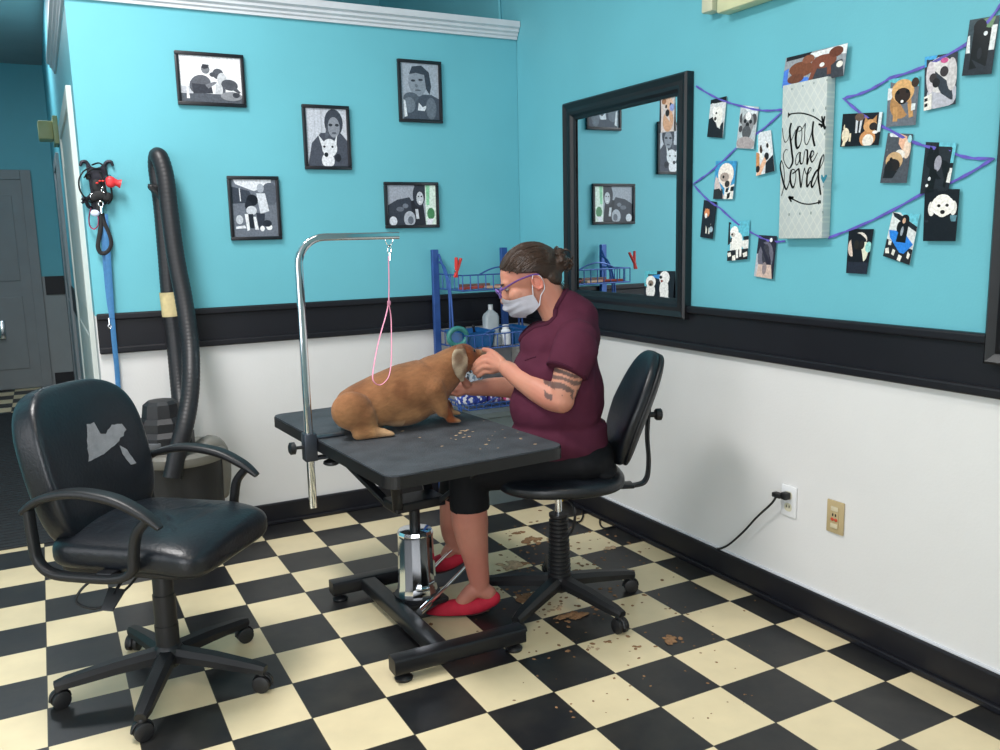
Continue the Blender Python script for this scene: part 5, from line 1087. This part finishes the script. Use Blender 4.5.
for k in range(46):  # loose wisps round the knot
    a=rnd.uniform(0,2*PI); d=(hU*math.sin(a)+hS*math.cos(a)*.6-hF*rnd.uniform(.1,.9)).normalized(); L=rnd.uniform(.015,.04); c=bunc+d*.012
    sd=V((rnd.uniform(-1,1),rnd.uniform(-1,1),rnd.uniform(-1,1)))
    tube(bm,sm([c,c+d*L*.6+sd*.006,c+d*L+sd.cross(d)*.012,c+d*L*.8+sd.cross(d)*.022],4),[.0028]*9+[.002]*4,5)
for k in range(9):
    c=H(-.09+rnd.uniform(-.02,.02),rnd.uniform(-.02,.03),-.1); tube(bm,sm([c,c+V((.008,-.004,-.012)),c+V((.02,-.01,-.02))+hU*rnd.uniform(-.02,.02)],4),.0014,5)
mk('hair_strand',bm,HM_,hair)['kind']='stuff'
# mask
MW=mat('mask_fabric','d9dbe4',.75,0,.05,40,bump=.08,bscale=200)
def itp(tb,v):
    for (a,x),(b,y) in zip(tb,tb[1:]):
        if v<=b: return x+(y-x)*(v-a)/(b-a)
    return tb[-1][1]
bm=NB(); G=[];NU,NV=24,18
for j in range(NV+1):
    v=j/NV; F0=itp([(0,.116),(.3,.134),(.65,.128),(.9,.1),(1,.078)],v); H0=itp([(0,-.03),(.3,-.062),(.65,-.1),(.9,-.135),(1,-.146)],v); row=[]
    for i in range(NU+1):
        u=-1+2*i/NU; f=F0-(F0-.012)*abs(u)**2.1; h=H0+((-.103+(.5-v)*.052)-H0)*abs(u)**1.5; f+=.005*math.sin(v*PI*6+u*1.5)*(1-abs(u)**3); h+=.003*math.sin(u*9+v*4); row.append(bm.verts.new(H(f,.076*math.sin(u*PI/2),h)))
    G.append(row)
for j in range(NV):
    for i in range(NU): bm.faces.new((G[j][i],G[j][i+1],G[j+1][i+1],G[j+1][i]))
bmesh.ops.solidify(bm,geom=bm.faces[:],thickness=.002); mask=mk('face_mask',bm,MW,pr_)
bm=NB()
for s in (-1,1):
    tube(bm,sm([H(.014,s*.076,-.08),H(-.002,s*.084,-.045),H(-.024,s*.09,-.008),H(-.044,s*.086,-.03),H(-.036,s*.084,-.075),H(-.01,s*.08,-.095),H(.012,s*.077,-.126)],5),.0016,6)
mk('ear_loop',bm,MW,mask)
# glasses
PG=mat('purple_acetate','7d5ba8',.25,0,.1,20)
bm=NB()
for s in (-1,1):
    prof_=[]
    for k in range(20):
        a=2*PI*k/20; prof_.append(H(.121-.008*abs(math.cos(a))*(1 if math.cos(a)*s>0 else .2),s*.033+.026*math.cos(a),-.006+.017*math.sin(a)))
    tube(bm,prof_,.0034,8,closed=True)
    tube(bm,sm([H(.112,s*.059,-.0),H(.09,s*.074,.004),H(.03,s*.083,.004),H(-.024,s*.088,-.008),H(-.042,s*.086,-.02)],4),.0058,8,flat_=.4)
tube(bm,sm([H(.118,-.008,-.002),H(.124,0,.002),H(.118,.008,-.002)],4),.0024,8)
gl=mk('glasses',bm,PG,pr_)
for s in (-1,1):
    bm=NB(); vs=[bm.verts.new(H(.1205-.008*abs(math.cos(a))*(1 if math.cos(a)*s>0 else .2),s*.033+.025*math.cos(a),-.006+.016*math.sin(a))) for a in [2*PI*k/20 for k in range(20)]]; bm.faces.new(vs); bmesh.ops.solidify(bm,geom=bm.faces[:],thickness=.001)
    mk('lens',bm,mat('clear_lens','f4f4f8',.02,trans=.95,noise_amt=0),gl)
# scrub top
MAR=mat('maroon_scrub','4e2334',.85,0,.08,12,bump=.12,bscale=45,spec=.12)
bm=NB()
E3(bm,P(570,340,0),(.108,.165,.125)); E3(bm,P(548,345,0),(.1,.13,.09)); E3(bm,P(556,372,0),(.163,.185,.12)); E3(bm,P(556,405,0),(.172,.2,.135)); E3(bm,P(557,436,0),(.175,.205,.11))
E3(bm,P(577,341,-.14),(.074,.07,.075)); E3(bm,P(575,337,.14),(.07,.07,.07)); E3(bm,P(576,385,0),(.095,.185,.2))
capsule(bm,[P(575,318,0),P(565,308,0)],[.08,.068],20)
tube(bm,[P(577,335,-.12),P(576,345,-.165),P(572,358,-.19),P(566,373,-.208)],[.06,.078,.077,.073],22); tube(bm,[P(574,338,.14),P(566,355,.19),P(560,368,.222)],[.068,.07,.066],22)
tube(bm,[P(560,425,0),P(562,445,0),P(567,467,0)],[.17,.168,.15],28)
me=fuse(bm,.0075,12,.6)
CT={}
for v in me.vertices:       # soft cloth folds
    q=v.co-HUB; w=q.dot(NW); u=q.dot(UW); z=q.z
    n=math.sin(z*50+u*20+5*nz(v.co,5))*.0035*max(0,min(1,.5+2*nz(v.co,4)))+.009*nz(v.co,7)+.004*nz(v.co,16)
    d=V((u*UW.x+w*NW.x,u*UW.y+w*NW.y,0)); d=d.normalized() if d.length else V((0,0,1)); v.co+=d*n
me.materials.append(MAR); top=link('scrub_top',me,pr_)
MARD=mat('maroon_trim','40182a',.8,0,.08,12,spec=.15)
from mathutils.bvhtree import BVHTree
bt=BVHTree.FromPolygons([v.co for v in top.data.vertices],[p.vertices for p in top.data.polygons])
def snap(p,off=.002):
    l,n,i,d=bt.find_nearest(p); return l+n*off
bm=NB(); pts=[snap(p) for p in sm([P(566,298,0),P(557,303,-.062),P(546,314,-.08),P(535,328,-.05),P(527,342,0),P(532,328,.05),P(542,314,.08),P(553,303,.062)],8,True)]; tube(bm,pts,.008,8,flat_=.5,closed=True); mk('neckline',bm,MARD,top)
bm=NB(); c=P(566,373,-.208); d=(P(566,373,-.208)-P(572,358,-.19)).normalized(); s_,b_=frame(d); tube(bm,[c+(s_*math.cos(a)+b_*math.sin(a))*.07-d*.008 for a in [2*PI*k/24 for k in range(24)]],.005,6,closed=True); mk('sleeve_hem',bm,MARD,top)
bm=NB(); pts=[snap(P(a,b,-.12),.0005) for a,b in ((516,352),(522,354),(530,356),(536,357))]; tube(bm,pts,.003,6); mk('pocket_edge',bm,MARD,top)
# capri trousers
bm=NB(); E3(bm,P(578,455,0),(.135,.195,.09)); E3(bm,P(600,466,0),(.06,.16,.04))
for a,b,c,d,e in ((nh,nk,P(469,496,-.06),P(470,509,-.06),.073),(fh,fk,P(457,488,.22),P(456,496,.225),.071)):
    capsule(bm,[a,a.lerp(b,.5),b],[.085,.08,.071],20,5); tube(bm,[b,c,d],[.07,e,e],24)
me=fuse(bm,.0065,4,.5)
for v in me.vertices:
    if v.co.z>.652 and v.co.x<1.56: v.co.z=.652
me.materials.append(mat('black_leggings','0f1014',.75,0,.1,20,bump=.05,spec=.2)); link('trousers',me,pr_)
# red slip-on shoes
RED=mat('red_canvas','b8283c',.7,0,.1,30,bump=.1,bscale=300,spec=.2)
def shoe(pts,rs,w):
    bm=NB(); capsule(bm,[P(a,b,w) for a,b in pts],rs,20,5,flat_=1.0); me=fuse(bm,.004,2)
    for v in me.vertices: v.co.z=max(v.co.z,.012)
    me.materials.append(RED); s=link('shoe',me,pr_)
    bm=NB(); sp=[P(a,b,w) for a,b in pts]; A=[V((p.x,p.y,max(.008,p.z-r+.003))) for p,r in zip(sp,rs)]
    tube(bm,sm(A,4),lerp_list([r*.8 for r in rs],4),16,flat_=.14,up=ZV); 
    mk('sole',bm,mat('shoe_sole','4a2a2c',.7),s)
shoe([(493,598),(486,602),(474,606),(462,608),(450,610),(440,613),(432,615)],[.028,.029,.032,.037,.037,.032,.022],-.06)
shoe([(466,553),(460,557),(452,560),(444,562),(437,564),(430,565)],[.028,.029,.034,.037,.034,.022],.27)
# ================================================================== THE DOG
YD=.325
dg=thing('dog','small tan short-haired dog sitting on the table, grey ear, head held up','dog',(1.2,YD,TH))
D=lambda px,py,y=YD: at(px,py,1,y)
XZ=Matrix.Identity(3)
bm=NB()
capsule(bm,[D(357,409),D(380,400),D(404,391),D(427,383),D(437,375),D(447,367)],[.084,.094,.1,.094,.082,.062],28,6)
ell(bm,D(402,407),(.13,.085,.07)); capsule(bm,[D(415,390),D(432,382),D(447,371),D(456,362)],[.078,.08,.066,.052],28,6); ell(bm,D(430,392),(.07,.075,.085))
capsule(bm,[D(447,366),D(456,360),D(463,357)],[.062,.054,.05],24,5)
ell(bm,D(463,356),(.05,.05,.048)); capsule(bm,[D(468,358),D(477,356),D(485,354)],[.036,.028,.021],18,4); capsule(bm,[D(466,365),D(476,362),D(482,359)],[.03,.02,.014],14,4)
for s,y in ((-1,.262),(1,.388)):   # shoulders and front legs
    capsule(bm,[D(432,388,y),D(438,400,y-s*0.0),D(443,411,y)],[.05,.036,.026],16,5)
    zc=TH+.017; a=D(443,411,y); b=V((D(447,418,y).x,y,TH+.055)); c=V((b.x+.012,y,TH+.022))
    capsule(bm,[a,b,c],[.026,.019,.017],14,5)
    for k in (-1.5,-.5,.5,1.5): capsule(bm,[c+V((.0,k*.006,-.003)),c+V((.022,k*.0085,-.006)),c+V((.036,k*.0095,-.010))],[.011,.0095,.0075],10,3)
for s,y in ((-1,.245),(1,.405)):   # haunches and hind feet
    c=D(352,411,y); c.z=max(c.z,TH+.065); ell(bm,c,(.075,.045,.068),Matrix.Rotation(.3,3,'Y')); kx=c.x
    capsule(bm,[c+V((.04,0,-.02)),V((kx+.06,y,TH+.03)),V((kx+.035,y-.01,TH+.02))],[.045,.03,.022],16,5)
    f0=V((kx+.01,y+s*.02,TH+.02)); f1=V((kx+.1,y+s*.03,TH+.017)); capsule(bm,[f0,f0.lerp(f1,.5),f1],[.022,.019,.017],14,4)
    for k in (-1.5,-.5,.5,1.5): capsule(bm,[f1+V((0,k*.006,-.003)),f1+V((.02,k*.0085,-.005)),f1+V((.032,k*.009,-.009))],[.011,.0095,.0075],10,3)
me=fuse(bm,.005,16,.6)
for v in me.vertices: v.co.z=max(v.co.z,TH+.0012)
C_=lambda h: V(srgb(h)[:3])
cb,cd,cl2,cr_,cg,cp=C_('8e6140'),C_('6f452b'),C_('a07850'),C_('6c3519'),C_('8d7c6a'),C_('c9a47c')
hd_=D(464,352); mz=D(484,355); nk_=D(444,366)
def fur(p):
    t=max(0,min(1,(p.z-TH)/.26)); c=cl2.lerp(cb,min(1,t*1.8)); n=nz(p,14)
    xx=(p.x-.95)/.5
    back=max(0,min(1,(p.z-(TH+.15+.12*xx))*14)); c=c.lerp(cd,.55*back)
    c=c.lerp(cd,max(0,min(.6,n*1.1)))
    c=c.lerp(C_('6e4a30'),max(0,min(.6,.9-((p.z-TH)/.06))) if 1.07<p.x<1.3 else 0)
    d=(p-hd_).length; k=max(0,min(1,(.07-d)/.03)); c=c.lerp(cr_,k*.9)
    k=max(0,min(1,1-((p-nk_).length)/.07)); c=c.lerp(cl2,k*.5)
    k=max(0,min(1,(.04-(p-mz).length)/.02)); c=c.lerp(cg,k)
    if p.x>1.36 and p.z<TH+.14: c=c.lerp(C_('7d3f20'),max(0,min(.85,(TH+.14-p.z)/.05)))
    if p.z<TH+.05: c=c.lerp(cp,.75*max(0,min(1,(TH+.045-p.z)/.02))*max(max(0,min(1,(p.x-1.385)/.03)),max(0,min(1,(p.x-1.06)/.04)) if p.x<1.2 else 0))
    return (c.x,c.y,c.z,1)
paint(me,fur); FUR=matcol('dog_fur',.8,.2,.3,260,stretch=(.5,1,1),sheen=.1,noise_amt=.14,nscale=70); me.materials.append(FUR); db=link('body',me,dg)
# ears
for y0,lab in ((YD-.052,1),(YD+.052,-1)):
    bm=NB(); y=y0
    ys=(0,-.01*lab,-.016*lab,-.014*lab,-.01*lab)
    pts=[D(461,349,y),D(460,356,y+ys[1]),D(460,364,y+ys[2]),D(461,372,y+ys[3]),D(462,379,y+ys[4])]
    capsule(bm,pts,[.022,.034,.034,.027,.012],18,5,flat_=.25,up=V((0,1,0))); me=fuse(bm,.004,3)
    def ec(p):
        k=max(0,min(1,.5+1.8*nz(p,28))); c=C_('6f5a48').lerp(C_('a89880'),k); 
        if p.z>D(459,349,y0).z: c=c.lerp(cr_,.7)
        return (c.x,c.y,c.z,1)
    paint(me,ec); me.materials.append(FUR); link('ear',me,dg,label='greyish drooping ear')
bm=NB(); ell(bm,D(486.5,352.5,YD),(.011,.012,.009)); mk('nose',bm,mat('dog_nose','1a1716',.35),dg)
for s in (-1,1):
    bm=NB(); ell(bm,D(474,351,YD+s*.03),(.006,.005,.006)); mk('eye',bm,mat('dog_eye','0e0b0a',.1),dg)
L1,L2,L3,L4,L5,L6,EXPO=84,5,72,30,17,20,0.27
# ================================================================== LIGHT
def area(name,loc,tgt,sx,sy,power,col):
    l=bpy.data.lights.new(name,'AREA'); l.shape='RECTANGLE'; l.size=sx; l.size_y=sy; l.energy=power; l.color=col
    o=bpy.data.objects.new(name,l); COL.objects.link(o); o.location=loc; o.rotation_euler=(V(tgt)-V(loc)).to_track_quat('-Z','Y').to_euler(); return o
area('daylight_window_1',(-1.32,YF-.02,1.6),(-1.1,0,1.5),1.85,2.15,L1,(.95,.965,1.0))
area('daylight_window_2',(.5,YF-.02,1.6),(.7,0,1.3),1.2,2.15,L2,(.95,.96,1.0))
area('side_fill_light',(XL-.02,-.6,1.6),(.5,1.2,1.6),1.9,2.1,L4,(.95,.965,1.0))  # added fill that brightens the left side, no known window behind it
area('hall_fill_light',(-.25,4.6,HH-.03),(-.25,4.6,0),.6,.6,L5,(.95,.97,1.0))  # unseen light added to lift the dark hallway and its door
for i,(x,y) in enumerate(((-.05,.15),(.9,-2.0))):
    bm=NB(); box(bm,(x-.32,y-.64,HC-.03),(x+.32,y+.64,HC),.005); r=thing('ceiling_light',('flat ceiling light panel above the worn office chair' if i==0 else 'flat ceiling light panel nearest the street windows'),'light',(x,y,HC-.03)); mk('housing',bm,TRIMW,r,False)
    area('panel_lamp',(x,y,HC-.05),(x,y,0),.55,1.15,(L3,L6)[i],((1,.97,.95),(1,.92,.8))[i])
w=bpy.data.worlds.new('world'); SC.world=w; w.use_nodes=True; bgd=w.node_tree.nodes['Background']
sk=w.node_tree.nodes.new('ShaderNodeTexSky'); sk.sky_type='HOSEK_WILKIE'; sk.turbidity=6; w.node_tree.links.new(sk.outputs[0],bgd.inputs[0]); bgd.inputs[1].default_value=.4
vs=SC.view_settings; vs.view_transform='Standard'; vs.look='None'; vs.gamma=1; vs.use_curve_mapping=False; vs.exposure=EXPO
